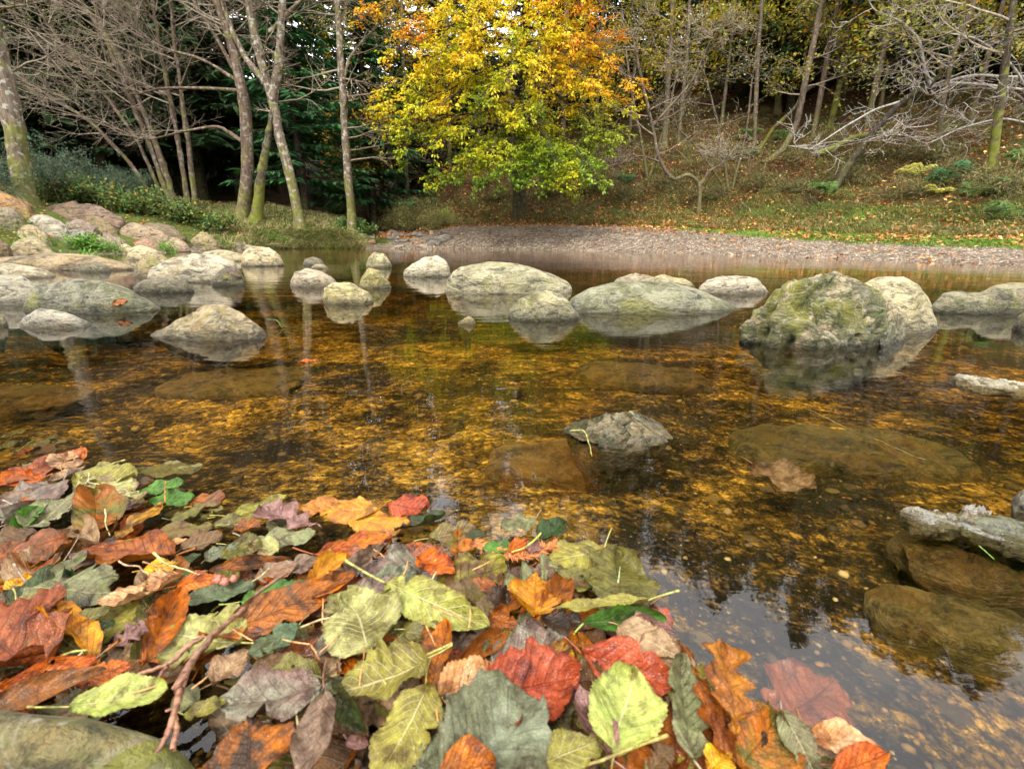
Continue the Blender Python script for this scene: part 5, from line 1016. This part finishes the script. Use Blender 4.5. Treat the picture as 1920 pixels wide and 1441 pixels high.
# tangle of bare and half-bare growth on the right slope
for sd_, lab, st_, kw in (
    (301, 'bushy grey twiggy shrub between the twisted alder and the curved mossy stem', [([(1370, 330), (1350, 250), (1330, 170)], 7, 4), ([(1375, 330), (1400, 250), (1410, 150)], 6, 3), ([(1368, 332), (1310, 280), (1270, 240)], 5, 3)], dict(Y=16.5)),
    (303, 'pale tangle of drooping bare branches at the right edge', [([(1990, 330), (1960, 230), (1900, 170), (1820, 165), (1740, 180)], 11, 4), ([(1960, 240), (1880, 220), (1800, 240), (1740, 270)], 7, 3), ([(1960, 230), (1900, 120), (1830, 70), (1760, 60)], 7, 3)], dict(Y=13.5)),
    (307, 'greenish bushy sapling beside the slim upright trunk', [([(1215, 330), (1200, 250), (1180, 150), (1170, 60)], 6, 3), ([(1218, 330), (1245, 240), (1270, 140)], 5, 3)], dict(Y=18))):
    hero_tree(lab, st_, 'bark_mid', 'twig_brown' if sd_ != 303 else 'twig_white', seed=sd_, nl=12, L=1.3, start=.2, up=.8, minr=.008, sprd=.85, depth=3, nch=(2, 4), wig=.24, cat='shrub', name='bare_shrub', leaf=(2, .055, [(.2, .23, .05), (.36, .34, .08), (.45, .45, .25)], [.5, .35, .15]), **kw)
# fallen bough
def fallen():
    polys = []; b = P(1528, 288, 15.2)
    pts = np.array([P(1528, 290, 15.0), P(1560, 280, 14.8), P(1600, 258, 14.7), P(1640, 252, 14.6), P(1680, 248, 14.5)]); e = tree_root('fallen bough furred with green moss lying behind the dark leaning tree', tuple(pts[0]), 'fallen branch', 'fallen_branch')
    Q = dense(pts); put('bough', [(Q, np.linspace(.1, .05, len(Q)))], 'bark_moss', e, 8, .03); r = random.Random(4); pl, tp = [], []
    for k in range(7): branches(r, Q[r.randrange(8, len(Q))], (r.uniform(-1, 1), r.uniform(-1, 1), .4), .7, .015, 1, pl, tp)
    put('twigs', pl, 'twig_white', e, 3)
fallen()
# ---- the yellow beech
def beech():
    r = random.Random(17); b = hit(975, 345); Y0 = 17.2; gz = H1(P(975, 340, Y0)[0], Y0)
    base = np.array([P(975, 340, Y0)[0], Y0, gz - .1]); top = P(990, -10, Y0); tr = dense(np.array([base, P(972, 250, Y0), P(980, 130, Y0), top, top + np.array([.1, .2, 3.]), top + np.array([.3, .4, 6.])]))
    e = tree_root('yellow and orange beech with drooping tiers of leaves over the far bank', tuple(base), 'beech tree', 'beech_tree'); trunk = [(tr, np.linspace(.25, .08, len(tr)))]; tw, tips = [], []
    # boughs: end pixel, end depth, start height pixel, droop, weight
    BO = [(705, 175, 14.6, 120, 1.2), (700, 215, 13.8, 150, 1.3), (735, 235, 13.4, 170, 1.3), (770, 150, 13.6, 90, 1.2), (745, 60, 14.4, 20, 1.2), (700, 20, 14.8, -20, 1), (800, 95, 13.4, 60, 1.2), (850, 140, 12.9, 100, 1.2), (830, 200, 12.8, 150, 1.2), (800, 275, 12.8, 220, 1),
          (850, 330, 12.9, 260, .8), (880, 250, 12.6, 190, 1.1), (905, 190, 12.4, 130, 1.2), (950, 150, 12.2, 90, 1.2), (960, 95, 12.6, 40, 1), (1010, 120, 12.3, 60, 1.2), (1060, 75, 12.8, 20, 1.2), (1110, 100, 13., 50, 1.2), (1160, 130, 13.3, 80, 1.2),
          (1200, 160, 13.6, 100, 1.2), (1185, 205, 13.4, 150, 1.0), (1170, 250, 13.2, 190, .9), (1120, 170, 12.7, 120, 1.2), (1040, 285, 12.2, 250, .9), (950, 335, 12.3, 290, 1.2), (1010, 345, 12.0, 275, 2.2), (1080, 345, 12.1, 275, 2.2), (1135, 335, 12.4, 265, 2.0), (1110, 315, 12.2, 245, 1.6), (1045, 318, 12.0, 250, 1.5),
          (820, 20, 13.6, -20, 1.2), (880, 60, 13.2, 10, 1.2), (900, 10, 13.8, -40, 1), (1040, 15, 13.6, -30, 1), (1100, 30, 13.8, -10, 1), (1160, 60, 14.2, 30, .8), (760, 300, 13.6, 250, .5), (920, 290, 12.4, 230, .9), (780, 205, 13.0, 160, 1.1), (870, 105, 12.7, 60, 1.1), (1150, 200, 13.0, 150, 1.0), (730, 100, 14.2, 60, .9), (660, 30, 15, -10, .6)]
    BO += [(745, 270, 13.6, 230, .8), (800, 335, 13.2, 290, .8), (840, 345, 12.8, 300, .8), (870, 300, 12.6, 250, 1), (910, 345, 12.4, 300, .9), (1090, 150, 12.7, 90, 1.2), (1140, 250, 12.9, 200, 1), (1160, 290, 13.2, 240, .7), (760, 170, 13.2, 110, 1), (790, 130, 13.2, 70, 1), (870, 30, 13., -20, 1), (960, 40, 12.8, -10, 1), (1050, 350, 12.2, 300, 1.2)]
    BO += [(985, 230, 12.3, 165, .9), (960, 275, 12.4, 210, .8), (1020, 210, 12.2, 150, .8), (950, 310, 12.3, 255, 1.2)]
    BO += [(r.uniform(720, 1180), r.uniform(-190, -20), r.uniform(13, 18), None, 1) for _ in range(34)]
    zz = tr[:, 2]
    for (px, py, Yd, sp, wgt) in BO:
        E = P(px, py, Yd); sz = P(980, (py - 60) if sp is None else sp, Y0)[2]; sz = max(min(sz - .0, zz[-1] - .2), gz + .6); j = int(np.argmin(abs(zz - sz))); S = tr[j]
        mid = (S + E) / 2 + np.array([0, 0, .45 + .1 * np.linalg.norm(E - S)]); t = np.linspace(0, 1, 14)[:, None]; bz = S * (1 - t) ** 2 + 2 * mid * t * (1 - t) + E * t ** 2; bz[1:-1] += np.array([[r.gauss(0, .05) for _ in range(3)] for _ in range(12)])
        tw.append((bz, np.linspace(.045, .008, 14)))
        Lb = np.linalg.norm(E - S)
        for k in range(int(19 * wgt)):
            tt = 1 - r.random() ** 1.3 * .62; i = min(int(tt * 13), 12); p = bz[i]; tg = bz[i + 1] - bz[i]; tg /= np.linalg.norm(tg); sgn = r.choice((-1, 1)); sd_ = np.cross(tg, (0, 0, 1)) * sgn
            d = tg * .8 + sd_ * r.uniform(.3, 1.0) + np.array([0, 0, r.uniform(-.35, .08)]); branches(r, p, d, r.uniform(.35, .75) * (1.5 - tt * .6), .007, 1, tw, tips, wig=.12, grav=.25, nch=(2, 4), ratio=.6, spread=.7, minr=.0035, flatten=.25)
    put('trunk', trunk, 'bark_dark', e, 12, .03); put('limbs', tw, 'bark_dark', e, 3)
    def col(c):
        # leaf colour really differs over the crown: orange on the outside and top, green low on the right and inside
        nz = fbm(c * 1.3, 3, 8) + RNG.normal(0, .22, len(c)); hx = (c[:, 0] - base[0]) / 3.2; hz = (c[:, 2] - base[2]) / 5
        out = np.clip(hx * .2 + np.abs(hx) * .3 + hz * .40 + (15.6 - c[:, 1]) * .03 + nz * .30, 0, 1.2)
        grn = np.clip(.85 - hz * 1.5 + np.clip(hx, -.3, 1) * .45 + nz * .3, 0, 1) 
        pal = np.array([(.12, .22, .01), (.36, .42, .015), (.72, .62, .02), (.84, .56, .015), (.80, .32, .02)]); x = np.clip((out * 5.5 - grn * 1.7), 0, 3.999); i = x.astype(int); f = (x - i)[:, None]
        cc = pal[i] * (1 - f) + pal[i + 1] * f; g2 = ((hx > .42) & (hz < .52) & (nz > -.35))[:, None]; cc = np.where(g2, cc * .35 + np.array([(.08, .24, .04)]) * .65, cc)
        return cc * RNG.uniform(.7, 1.15, (len(c), 1))
    leafcloud('crown', e, tips, 13, .078, None, None, spread=.045, flat=.2, wr=.62, col=col, jit=.45, nj=.25)
beech()
# ---- forest behind: shared meshes, one of each kind, then copied
def conifer_proto(seed, hgt=16., rad=3.0, pal=None):
    r = random.Random(seed); polys = [(np.stack([np.zeros(16), np.zeros(16), np.linspace(-.3, hgt, 16)], 1), np.linspace(.2, .02, 16))]; C, D, N, L = [], [], [], []
    z = 1.6
    while z < hgt - .2:
        f = 1 - z / hgt; Lb = rad * f ** .8 * r.uniform(.8, 1.1) + .15
        for k in range(r.randint(5, 7)):
            a = r.uniform(0, 6.28); dv = np.array([math.cos(a), math.sin(a), 0]); lb = Lb * r.uniform(.7, 1.15); t = np.linspace(0, 1, 6)[:, None]
            pts = np.array([0, 0, z]) + dv * t * lb + np.array([0, 0, 1]) * (-.35 * t * lb * .9 + .18 * t ** 2 * lb); polys.append((pts, np.linspace(.03, .005, 6)))
            m = int(lb * 15) + 4; tt = RNG.uniform(.15, 1.02, m)[:, None]; c = np.array([0, 0, z]) + dv * tt * lb + np.array([0, 0, 1]) * (-.35 * tt * lb * .9 + .18 * tt ** 2 * lb)
            sd_ = np.array([-dv[1], dv[0], 0]); s = RNG.choice([-1, 1], m)[:, None] * RNG.uniform(.3, 1.1, (m, 1)); C.append(c); D.append(dv * .7 + sd_ * s + np.array([0, 0, -.45]) * RNG.uniform(.2, 1.4, (m, 1))); N.append(RNG.normal(0, .3, (m, 3)) + np.array([0, 0, 1])); L.append(RNG.uniform(.25, .55, m) * (.7 + .5 * f))
        z += r.uniform(.22, .34)
    C, D, N, L = map(np.concatenate, (C, D, N, L)); pal = np.array(pal or [(.03, .075, .025), (.045, .10, .03), (.07, .13, .04), (.025, .05, .02)]); cl = pal[RNG.choice(4, len(C))] * RNG.uniform(.8, 1.25, (len(C), 1))
    return polys, cards(C, L, L * .26, D, N, cl, .05)
def broad_proto(seed, hgt=13., pal=None, dens=9, low=.12):
    r = random.Random(seed); base = np.array([[0, 0, -.3], [r.gauss(0, .1), 0, hgt * .3], [r.gauss(0, .3), r.gauss(0, .3), hgt * .65], [r.gauss(0, .5), r.gauss(0, .5), hgt]]); Q = dense(base); polys, tips = [(Q, np.linspace(.1, .03, len(Q)))], []
    tw = []
    for i in range(30):
        t = r.uniform(low, .98); j = int(t * (len(Q) - 1)); a = r.uniform(0, 6.28); branches(r, Q[j], (math.cos(a), math.sin(a), r.uniform(0, .7)), r.uniform(1.2, 2.4) * (1.3 - t * .6), .03, 2, tw, tips, nch=(3, 4), minr=.006)
    e = empty('forest_tree'); put('trunk', polys, 'bark_mid', e, 8, .03); put('crown', tw, 'bark_mid', e, 3)
    leafcloud('leaves', e, tips, dens, .16, pal, [1 / len(pal)] * len(pal), spread=.25, flat=.6)
    return e
def copy_tree(o, loc, rz, s, label, cat, group):
    r = o.copy(); COL.objects.link(r); r.location = loc; r.rotation_euler = (0, 0, rz); r.scale = (s, s, s); tag(r, label, cat, group)
    for ch in o.children: c = ch.copy(); COL.objects.link(c); c.parent = r
    return r
def place(proto, spots, label_fn, cat, group):
    first = True
    for i, (px, d, s) in enumerate(spots):
        az = math.atan2((px - CX), F * 1.03); x, y = d * math.sin(az), d * math.cos(az); loc = (x, y, H1(x, y) - .1); rz = random.uniform(0, 6.28)
        if first: proto.location = loc; proto.rotation_euler = (0, 0, rz); proto.scale = (s, s, s); tag(proto, label_fn(px, d, i), cat, group); first = False
        else: copy_tree(proto, loc, rz, s, label_fn(px, d, i), cat, group)
def mk_con(seed, name='conifer', **k):
    polys, (V, q, c) = conifer_proto(seed, **k); e = empty(name); V0, Q0 = tubes(polys, 4); mesh_obj('trunk', V0, Q0, M['bark_dark'], parent=e); mesh_obj('crown', V, q, M['needles'], parent=e, colors=c); return e
rr_ = random.Random(33)
left_lab = 'dark green conifer in the unlit wood behind the bare trees of the left bank'
A1 = [(px + rr_.uniform(-20, 20), rr_.uniform(23, 27), rr_.uniform(.9, 1.2)) for px in range(-140, 500, 62)]
A2 = [(px + rr_.uniform(-20, 20), rr_.uniform(29, 36), rr_.uniform(1.1, 1.4)) for px in range(-200, 720, 66)]
place(mk_con(101), A1, lambda *a: left_lab, 'conifer', 'dark conifers behind the left bank'); place(mk_con(102), A2, lambda *a: left_lab, 'conifer', 'dark conifers behind the left bank')
place(mk_con(103, rad=2.6, pal=[(.04, .15, .05), (.06, .2, .06), (.08, .22, .07), (.03, .09, .035)]), [(585, 19.5, .85), (708, 21, .85)], lambda px, d, i: 'vivid green conifer right of the forked tree' if i == 0 else 'dull green conifer between the slender pale trunk and the yellow beech', 'conifer', None)
CB = [(px + rr_.uniform(-20, 20), rr_.uniform(23, 31), rr_.uniform(.8, .92)) for px in list(range(740, 930, 50)) + list(range(1010, 2150, 44))]
place(mk_con(104), CB, lambda *a: 'dark conifer deep in the wood behind the yellow beech and the right slope', 'conifer', 'dark conifers behind the right slope')
right_lab = 'thin-stemmed yellow-leaved tree standing in the wood on the right slope'
B1 = [(px + rr_.uniform(-18, 18), rr_.uniform(20, 26), rr_.uniform(.65, .9)) for px in list(range(1100, 2120, 80))]
B2 = [(px + rr_.uniform(-20, 20), rr_.uniform(24, 30), rr_.uniform(.7, .95)) for px in list(range(1060, 2100, 120))]
place(broad_proto(201, pal=[(.42, .34, .02), (.5, .3, .02), (.2, .24, .03), (.3, .3, .03)]), B1, lambda *a: right_lab, 'tree', 'yellow-leaved trees on the right slope')
place(broad_proto(202, pal=[(.16, .2, .03), (.25, .25, .04), (.5, .36, .03), (.1, .13, .03)], hgt=15), B2, lambda *a: right_lab, 'tree', 'yellow-leaved trees on the right slope')
place(broad_proto(203, pal=[(.6, .4, .02), (.55, .28, .02), (.35, .33, .03), (.3, .3, .03)], hgt=13), [(770, 21, 1.0), (850, 23, 1.1), (1050, 21, 1.0), (700, 24, 1.)], lambda *a: 'tall yellow tree whose crown shows behind the top of the big beech', 'tree', 'yellow trees behind the beech')
# bare poles among the right wood
def poles():
    pts = [(1085, 23), (1192, 24), (1385, 21), (1640, 22), (1700, 24), (1810, 23), (900, 22), (860, 24)]
    proto = None
    for i, (px, d) in enumerate(pts):
        az = math.atan2((px - CX), F * 1.03); x, y = d * math.sin(az), d * math.cos(az)
        if proto is None:
            proto = empty('tree'); Q = dense(np.array([[0, 0, -.3], [.1, 0, 4], [0, .1, 9], [.3, .1, 16.]])); put('trunk', [(Q, np.linspace(.11, .05, len(Q)))], 'bark_mid', proto, 8, .03)
            r = random.Random(6); tw, tp = [], []
            for k in range(26): j = r.randrange(5, len(Q)); a = r.uniform(0, 6.28); branches(r, Q[j], (math.cos(a), math.sin(a), .1), r.uniform(.6, 1.6), .014, 1, tw, tp, minr=.006)
            put('crown', tw, 'bark_mid', proto, 3); o = proto; o.location = (x, y, H1(x, y))
            tag(o, 'plain straight trunk in the dark wood on the right', 'tree', 'straight trunks in the dark wood')
        else: o = copy_tree(proto, (x, y, H1(x, y)), i * 1.3, .5 + (i % 3) * .1, 'plain straight trunk in the dark wood on the right', 'tree', 'straight trunks in the dark wood')
        o.rotation_euler = (R((i * 37 % 9) - 4), R((i * 53 % 9) - 3), i * 1.3)
poles()
# ================================================================ bushes, brambles, ferns
def bush(label, px, py, w, h, pal, n=2600, size=.06, wr=.55, upright=.2, name='bush', cat='bush', dd=.7, stems=40, group=None, spiky=False, mat='foliage', droop=.0):
    b = hit(px, py); e = empty(name, tuple(b)); tag(e, label, cat, group); r = random.Random(int(px * 3 + py)); polys, tips = [], []
    for i in range(stems):
        a = r.uniform(0, 6.28); el = r.uniform(.25, 1.0) ** 1; d = (math.cos(a) * (1.1 - el), math.sin(a) * (1.1 - el) * dd, el * (h / w * 2)); L = (w * .5 * (1 - el) + h * el) * r.uniform(.75, 1.15)
        ox = r.gauss(0, w * .2); p0 = b + np.array([ox, r.gauss(0, w * .15), -.03]); L *= .75 + .5 * (.5 + .5 * math.sin(ox * 6 + px)); branches(r, p0, d, L, .009, 1, polys, tips, wig=.22, up=-.1 - droop, nch=(4, 6), ratio=.42, minr=.0035)
    put('stems', polys, 'bark_mid', e, 3); per = max(1, n // len(tips)); 
    leafcloud('foliage', e, tips, per, size, pal, [1 / len(pal)] * len(pal), mat=mat, spread=size * (.8 if spiky else 1.1), flat=.8, wr=wr); return e
GOR = [(.07, .12, .07), (.10, .15, .10), (.05, .09, .05), (.13, .17, .09)]
BRM = [(.06, .13, .03), (.10, .2, .05), (.16, .22, .05), (.36, .28, .05), (.05, .09, .03), (.08, .15, .04)]
for a in (('blue-green gorse bush right of the thick far left trunk', 85, 375, 1.7, 1.35, GOR), ('lower blue-green gorse bush in the middle of the left bank', 165, 372, 1.7, 1.0, GOR), ('gorse bush behind the hazel stems', 250, 368, 1.6, .7, GOR), ('gorse bush at the far left edge behind the trunk', -30, 372, 1.6, 1.3, GOR),
          ('green bush in the shade left of the reddish-brown trunk', 420, 362, 1.3, .9, [(.03, .12, .05), (.05, .16, .06), (.02, .07, .03), (.04, .1, .05)]), ('dark bush right of the tall forked tree', 600, 385, 1.2, 1.0, GOR), ('dark gorse bush behind the slender pale trunk', 690, 405, 1.5, 1.5, [(.04, .08, .05), (.07, .11, .07), (.03, .05, .03), (.09, .11, .06)]),
          ('dense dark green bush near the stream inlet', 735, 400, 1.2, 1.1, [(.04, .09, .03), (.06, .12, .04), (.03, .06, .02), (.1, .13, .04)])):
    bush(*a, n=9000, size=.075, wr=.16, spiky=True, mat='needles')
for a in (('bramble patch behind the long purple-brown slab', 175, 385, 1.6, .5, BRM), ('bramble patch with yellowing leaves in front of the hazel', 270, 400, 1.7, .5, BRM), ('bramble patch right of the dark-topped boulder', 345, 415, 1.3, .35, BRM), ('low bramble tangle running down to the pyramid-shaped boulder', 395, 428, 1.0, .25, BRM),
          ('ivy-green bramble at the foot of the slender pale trunk', 640, 402, .9, .4, BRM[:3]), ('bramble hanging over the water end of the left bank', 668, 440, .8, .35, BRM[:3]), ('bramble patch at the left edge above the orange-brown boulder', 100, 378, 1.4, .45, BRM)):
    bush(*a, n=3000, size=.075, wr=.75, stems=46, name='bramble_bush', cat='bramble')
SED = [(.28, .29, .08), (.38, .34, .13), (.18, .22, .05), (.42, .34, .15)]
for a in (('dry tan and green broom bush left of the gravel bar', 778, 430, 1.5, 1.5, SED), ('small broom bush drooping over the inlet slates', 828, 428, 1.2, .8, SED), ('straw-coloured bush at the inlet below the beech', 748, 434, 1.1, .9, SED)):
    bush(*a, n=5000, size=.1, wr=.1, spiky=True, droop=.3)
bush('small bright green plant at the upper edge of the gravel bar', 838, 420, .4, .35, [(.25, .42, .04), (.3, .45, .06)], n=160, size=.11, wr=.6, stems=7, name='plant', cat='plant')
for i, (px, py, w_, lb) in enumerate(((65, 468, .35, 'grass tuft between the cream boulders at the far left'), (165, 466, .4, 'leafy green plant between the boulders at the waterline'), (213, 472, .35, 'bright green grass tuft beside the small round cream stone'), (313, 470, .3, 'bright green grass tuft in front of the flat pinkish boulder'), (20, 432, .5, 'grass tuft on top of the rocks at the left edge'), (145, 500, .25, 'bright green tuft growing on the beige ledge'))):
    bush(lb, px, py, w_, w_ * .45, [(.12, .3, .03), (.2, .36, .05), (.1, .2, .04)], n=500, size=.09, wr=.14 if 'grass' in lb else .5, stems=14, name='grass_tuft' if 'grass' in lb else 'plant', cat='grass tuft' if 'grass' in lb else 'plant')
def fern(label, px, py, s, pal, nf=9):
    b = hit(px, py); e = empty('fern', tuple(b)); tag(e, label, 'fern', 'ferns on the right slope'); r = random.Random(int(px)); st, C, D, N, L = [], [], [], [], []
    for k in range(nf):
        a = r.uniform(0, 6.28); dv = np.array([math.cos(a), math.sin(a), 0]); t = np.linspace(0, 1, 12)[:, None]; Lf = s * r.uniform(.7, 1.1); k_ = r.uniform(1.0, 2.2); pts = b + dv * t * Lf + np.array([0, 0, 1]) * (Lf * k_ * t - Lf * k_ * .72 * t ** 2); st.append((pts, np.linspace(.006, .002, 12))); sd_ = np.array([-dv[1], dv[0], 0])
        for i in range(2, 12):
            for g_ in (-1, 1):
                for q in range(2): C.append(pts[i] + dv * q * .03 * s); D.append(sd_ * g_ + dv * .35 + np.array([0, 0, r.uniform(-.7, .0)])); N.append((0, -1., .6)); L.append(Lf * .24 * math.sin(math.pi * (i / 12.5)) + .02)
    put('stems', st, 'bark_moss', e, 3); L = np.array(L); n = len(L); pal = np.array(pal); V, q, c = cards(np.array(C), L, L * .3, np.array(D), np.array(N), pal[RNG.choice(len(pal), n)] * RNG.uniform(.8, 1.2, (n, 1)))
    mesh_obj('fronds', V - b[None], q, M['foliage'], parent=e, colors=c)
GF = [(.06, .13, .03), (.09, .17, .035), (.13, .19, .04)]; YF = [(.5, .45, .08), (.4, .4, .08)]
for a in (('green fern at the foot of the dark leaning tree', 1552, 372, .6, GF), ('blue-green fern on the lower right slope', 1825, 372, .55, GF), ('pale yellow-green fern on the right slope', 1725, 335, .55, YF), ('green fern at the right edge above the grass strip', 1905, 415, .6, GF), ('small yellow fern below the pale yellow-green fern', 1760, 365, .3, YF), ('dark green fern beside the big mossy trunk base', 1775, 345, .55, [(.03, .12, .04), (.05, .15, .05)]), ('fern high under the trees at the middle right', 1470, 265, .5, GF),
          ('fern near the tall trunk with the mossy foot', 1405, 262, .5, GF), ('green fern right of the dark ground near the right edge', 1915, 312, .6, GF), ('dark green fern on the slope beneath the twisted alder', 1395, 300, .5, GF), ('dark green fern under the beech branches', 1170, 345, .45, [(.03, .12, .04), (.05, .15, .05)]), ('dark fern left under the beech branches', 895, 350, .45, [(.03, .12, .04), (.05, .15, .05)])): fern(*a)
# ================================================================ uncountable ground cover
def scatter(n, a0, a1, s0, s1, pw=1.0):
    a = RNG.uniform(a0, a1, n); s = s0 + RNG.random(n) ** pw * (s1 - s0); r = np.interp(a, SA, SR) + s; x = r * np.sin(np.radians(a)); y = r * np.cos(np.radians(a)); return a, s, x, y, H(x, y)
def blades(n, a0, a1, s0, s1, Lr, pal, keep=None, width=.1, pw=1., lean=.5, name='grass', clump=0.):
    a, s, x, y, z = scatter(n, a0, a1, s0, s1, pw); k = np.ones(n, bool) if keep is None else keep(a, s, x, y)
    if clump: k &= n2(x * 2.2, y * 2.2, 3, 31) > RNG.uniform(-clump, clump, n) * .9 - .1
    x, y, z = x[k], y[k], z[k]; n = len(x); C = np.stack([x, y, z - .01], 1); D = RNG.normal(0, lean, (n, 3)); D[:, 2] = 1.0; D[:, 1] -= lean * .3
    L = RNG.uniform(*Lr, n); pal = np.array(pal); nz = n2(x * 1.5, y * 1.5, 3, 41); i = np.clip(((nz + 1) * .5 + RNG.normal(0, .22, n)) * len(pal), 0, len(pal) - 1).astype(int); cl = pal[i] * RNG.uniform(.7, 1.25, (n, 1))
    # two-segment bent blades
    D /= np.linalg.norm(D, axis=1, keepdims=True); S = np.cross(D, np.array([0, 1.0, .2])) ; S /= np.linalg.norm(S, axis=1, keepdims=True); W = (L * width)[:, None] * .5; m = C + D * L[:, None] * .55; tip = m + (D * .6 + np.stack([D[:, 0] * 1.5, D[:, 1] * 1.5, -0.55 + 0 * x], 1)) * L[:, None] * .45
    V = np.stack([C - S * W, C + S * W, m + S * W * .8, m - S * W * .8, tip], 1).reshape(-1, 3); b = np.arange(n)[:, None] * 5
    Fq = np.concatenate([b + np.array([[0, 1, 2]]), b + np.array([[0, 2, 3]]), b + np.array([[3, 2, 4]])], 0)
    return V, Fq, np.repeat(cl, 5, 0)
def join_cards(parts, name, mat, kind='stuff', label=None):
    off, Vs, Fs, Cs = 0, [], [], []
    for V, Fq, c in parts: Vs.append(V); Fs.append(Fq + off); Cs.append(c); off += len(V)
    o = mesh_obj(name, np.concatenate(Vs), np.concatenate(Fs), M[mat], colors=np.concatenate(Cs)); tag(o, label, kind=kind); return o
TUS = [(.14, .2, .04), (.24, .25, .07), (.34, .28, .12), (.4, .3, .15), (.12, .17, .04), (.2, .3, .05)]
join_cards([blades(26000, -31, -16.4, .0, 4.5, (.10, .28), TUS, clump=.7, width=.07, pw=1.3), blades(9000, -27, -16.8, -.05, .8, (.15, .38), TUS, width=.06, lean=.8), blades(9000, -60, -28, 4, 9, (.08, .2), TUS, clump=.8)], 'grass', 'blades')
BR = [(.08, .15, .015), (.13, .24, .025), (.18, .31, .035), (.24, .3, .05)]
def strip(a, s, x, y): lo = np.interp(a, [14, 19, 25, 30, 46, 60], [2.6, 2.2, 1.9, 1.6, 1.3, 1.3]); hi = np.interp(a, [14, 19, 25, 30, 46, 60], [3.1, 4.2, 5.6, 6.4, 7.0, 7.0]); return (s > lo + RNG.normal(0, .15, len(s))) & (s < hi + RNG.normal(0, .35, len(s)))
SL = [(.09, .11, .02), (.14, .15, .035), (.2, .16, .05), (.27, .2, .08), (.07, .10, .02)]  # slope grass colours, darkened to carry the shade of the wood
join_cards([blades(70000, 12, 60, 1.2, 6, (.04, .09), BR, keep=strip, width=.16)], 'grass', 'blades')
join_cards([blades(80000, -10, 60, 3.0, 14, (.08, .28), SL, clump=.8, width=.08, pw=1.2, lean=.9), blades(15000, 10, 60, 3.2, 8, (.06, .14), BR, clump=.8, width=.1)], 'grass', 'blades')
def litter(n, a0, a1, s0, s1, size, pw=1., thr=-.2):
    a, s, x, y, z = scatter(n, a0, a1, s0, s1, pw); k = n2(x * 1.5, y * 1.5, 4, 51) > thr + RNG.normal(0, .12, n); x, y, z = x[k], y[k], z[k]; n = len(x); pal = np.array([(.5, .2, .06), (.62, .3, .1), (.38, .13, .04), (.25, .1, .04), (.66, .42, .2), (.7, .46, .08)]); cl = pal[RNG.choice(6, n, p=[.26, .18, .22, .2, .08, .06])] * RNG.uniform(.7, 1.2, (n, 1))
    D = RNG.normal(0, 1, (n, 3)); D[:, 2] *= .3; N = RNG.normal(0, .4, (n, 3)) + np.array([0, 0, 1]); L = RNG.uniform(.6, 1.3, n) * size; return cards(np.stack([x, y, z + .015], 1), L, L * .65, D, N, cl, .12)
join_cards([litter(80000, -15, 62, 3.0, 24, .085, 1.3), litter(9000, 10, 62, 1.6, 5, .075, 1., .1), litter(2500, -13, 60, -.1, 3, .06, 1., .0), litter(5000, -60, -16, .6, 9, .07), litter(1500, -13, 20, 2.2, 3.4, .08, 1., -1)], 'leaf_litter', 'litter')
# low rough growth on the right slope
_r = random.Random(77)
BRN = [(.10, .12, .03), (.16, .16, .05), (.24, .18, .08), (.30, .22, .10), (.07, .09, .03)]
for i, (px, py, wd_) in enumerate([(1180, 372, 1.2), (1245, 352, 1.4), (1330, 372, 1.2), (1420, 345, 1.5), (1480, 365, 1.1), (1600, 340, 1.5), (1640, 300, 1.6), (1500, 300, 1.5), (1700, 370, 1.2), (1740, 300, 1.5), (1790, 330, 1.3), (1860, 345, 1.4), (1900, 360, 1.2), (1360, 300, 1.6), (1560, 275, 1.6), (1120, 360, 1.0), (1050, 365, 1.0), (930, 375, 1.0)]):
    side = 'left of' if px < 1560 else 'right of'
    bush(['rough brown-green tussock on the slope', 'low bracken clump on the slope', 'straggly undergrowth on the slope'][i % 3] + (' below the yellow beech' if px < 1150 else f' {["just", "well", "far"][min(2, int(abs(px - 1560) / 130))]} {side} the dark leaning tree') + (' higher up' if py < 335 else ''), px, py, wd_, .42, BRN, n=1500, size=.13, wr=.12, spiky=True, stems=26, droop=.25, name='undergrowth_clump', cat='undergrowth', group='undergrowth clumps on the right slope')
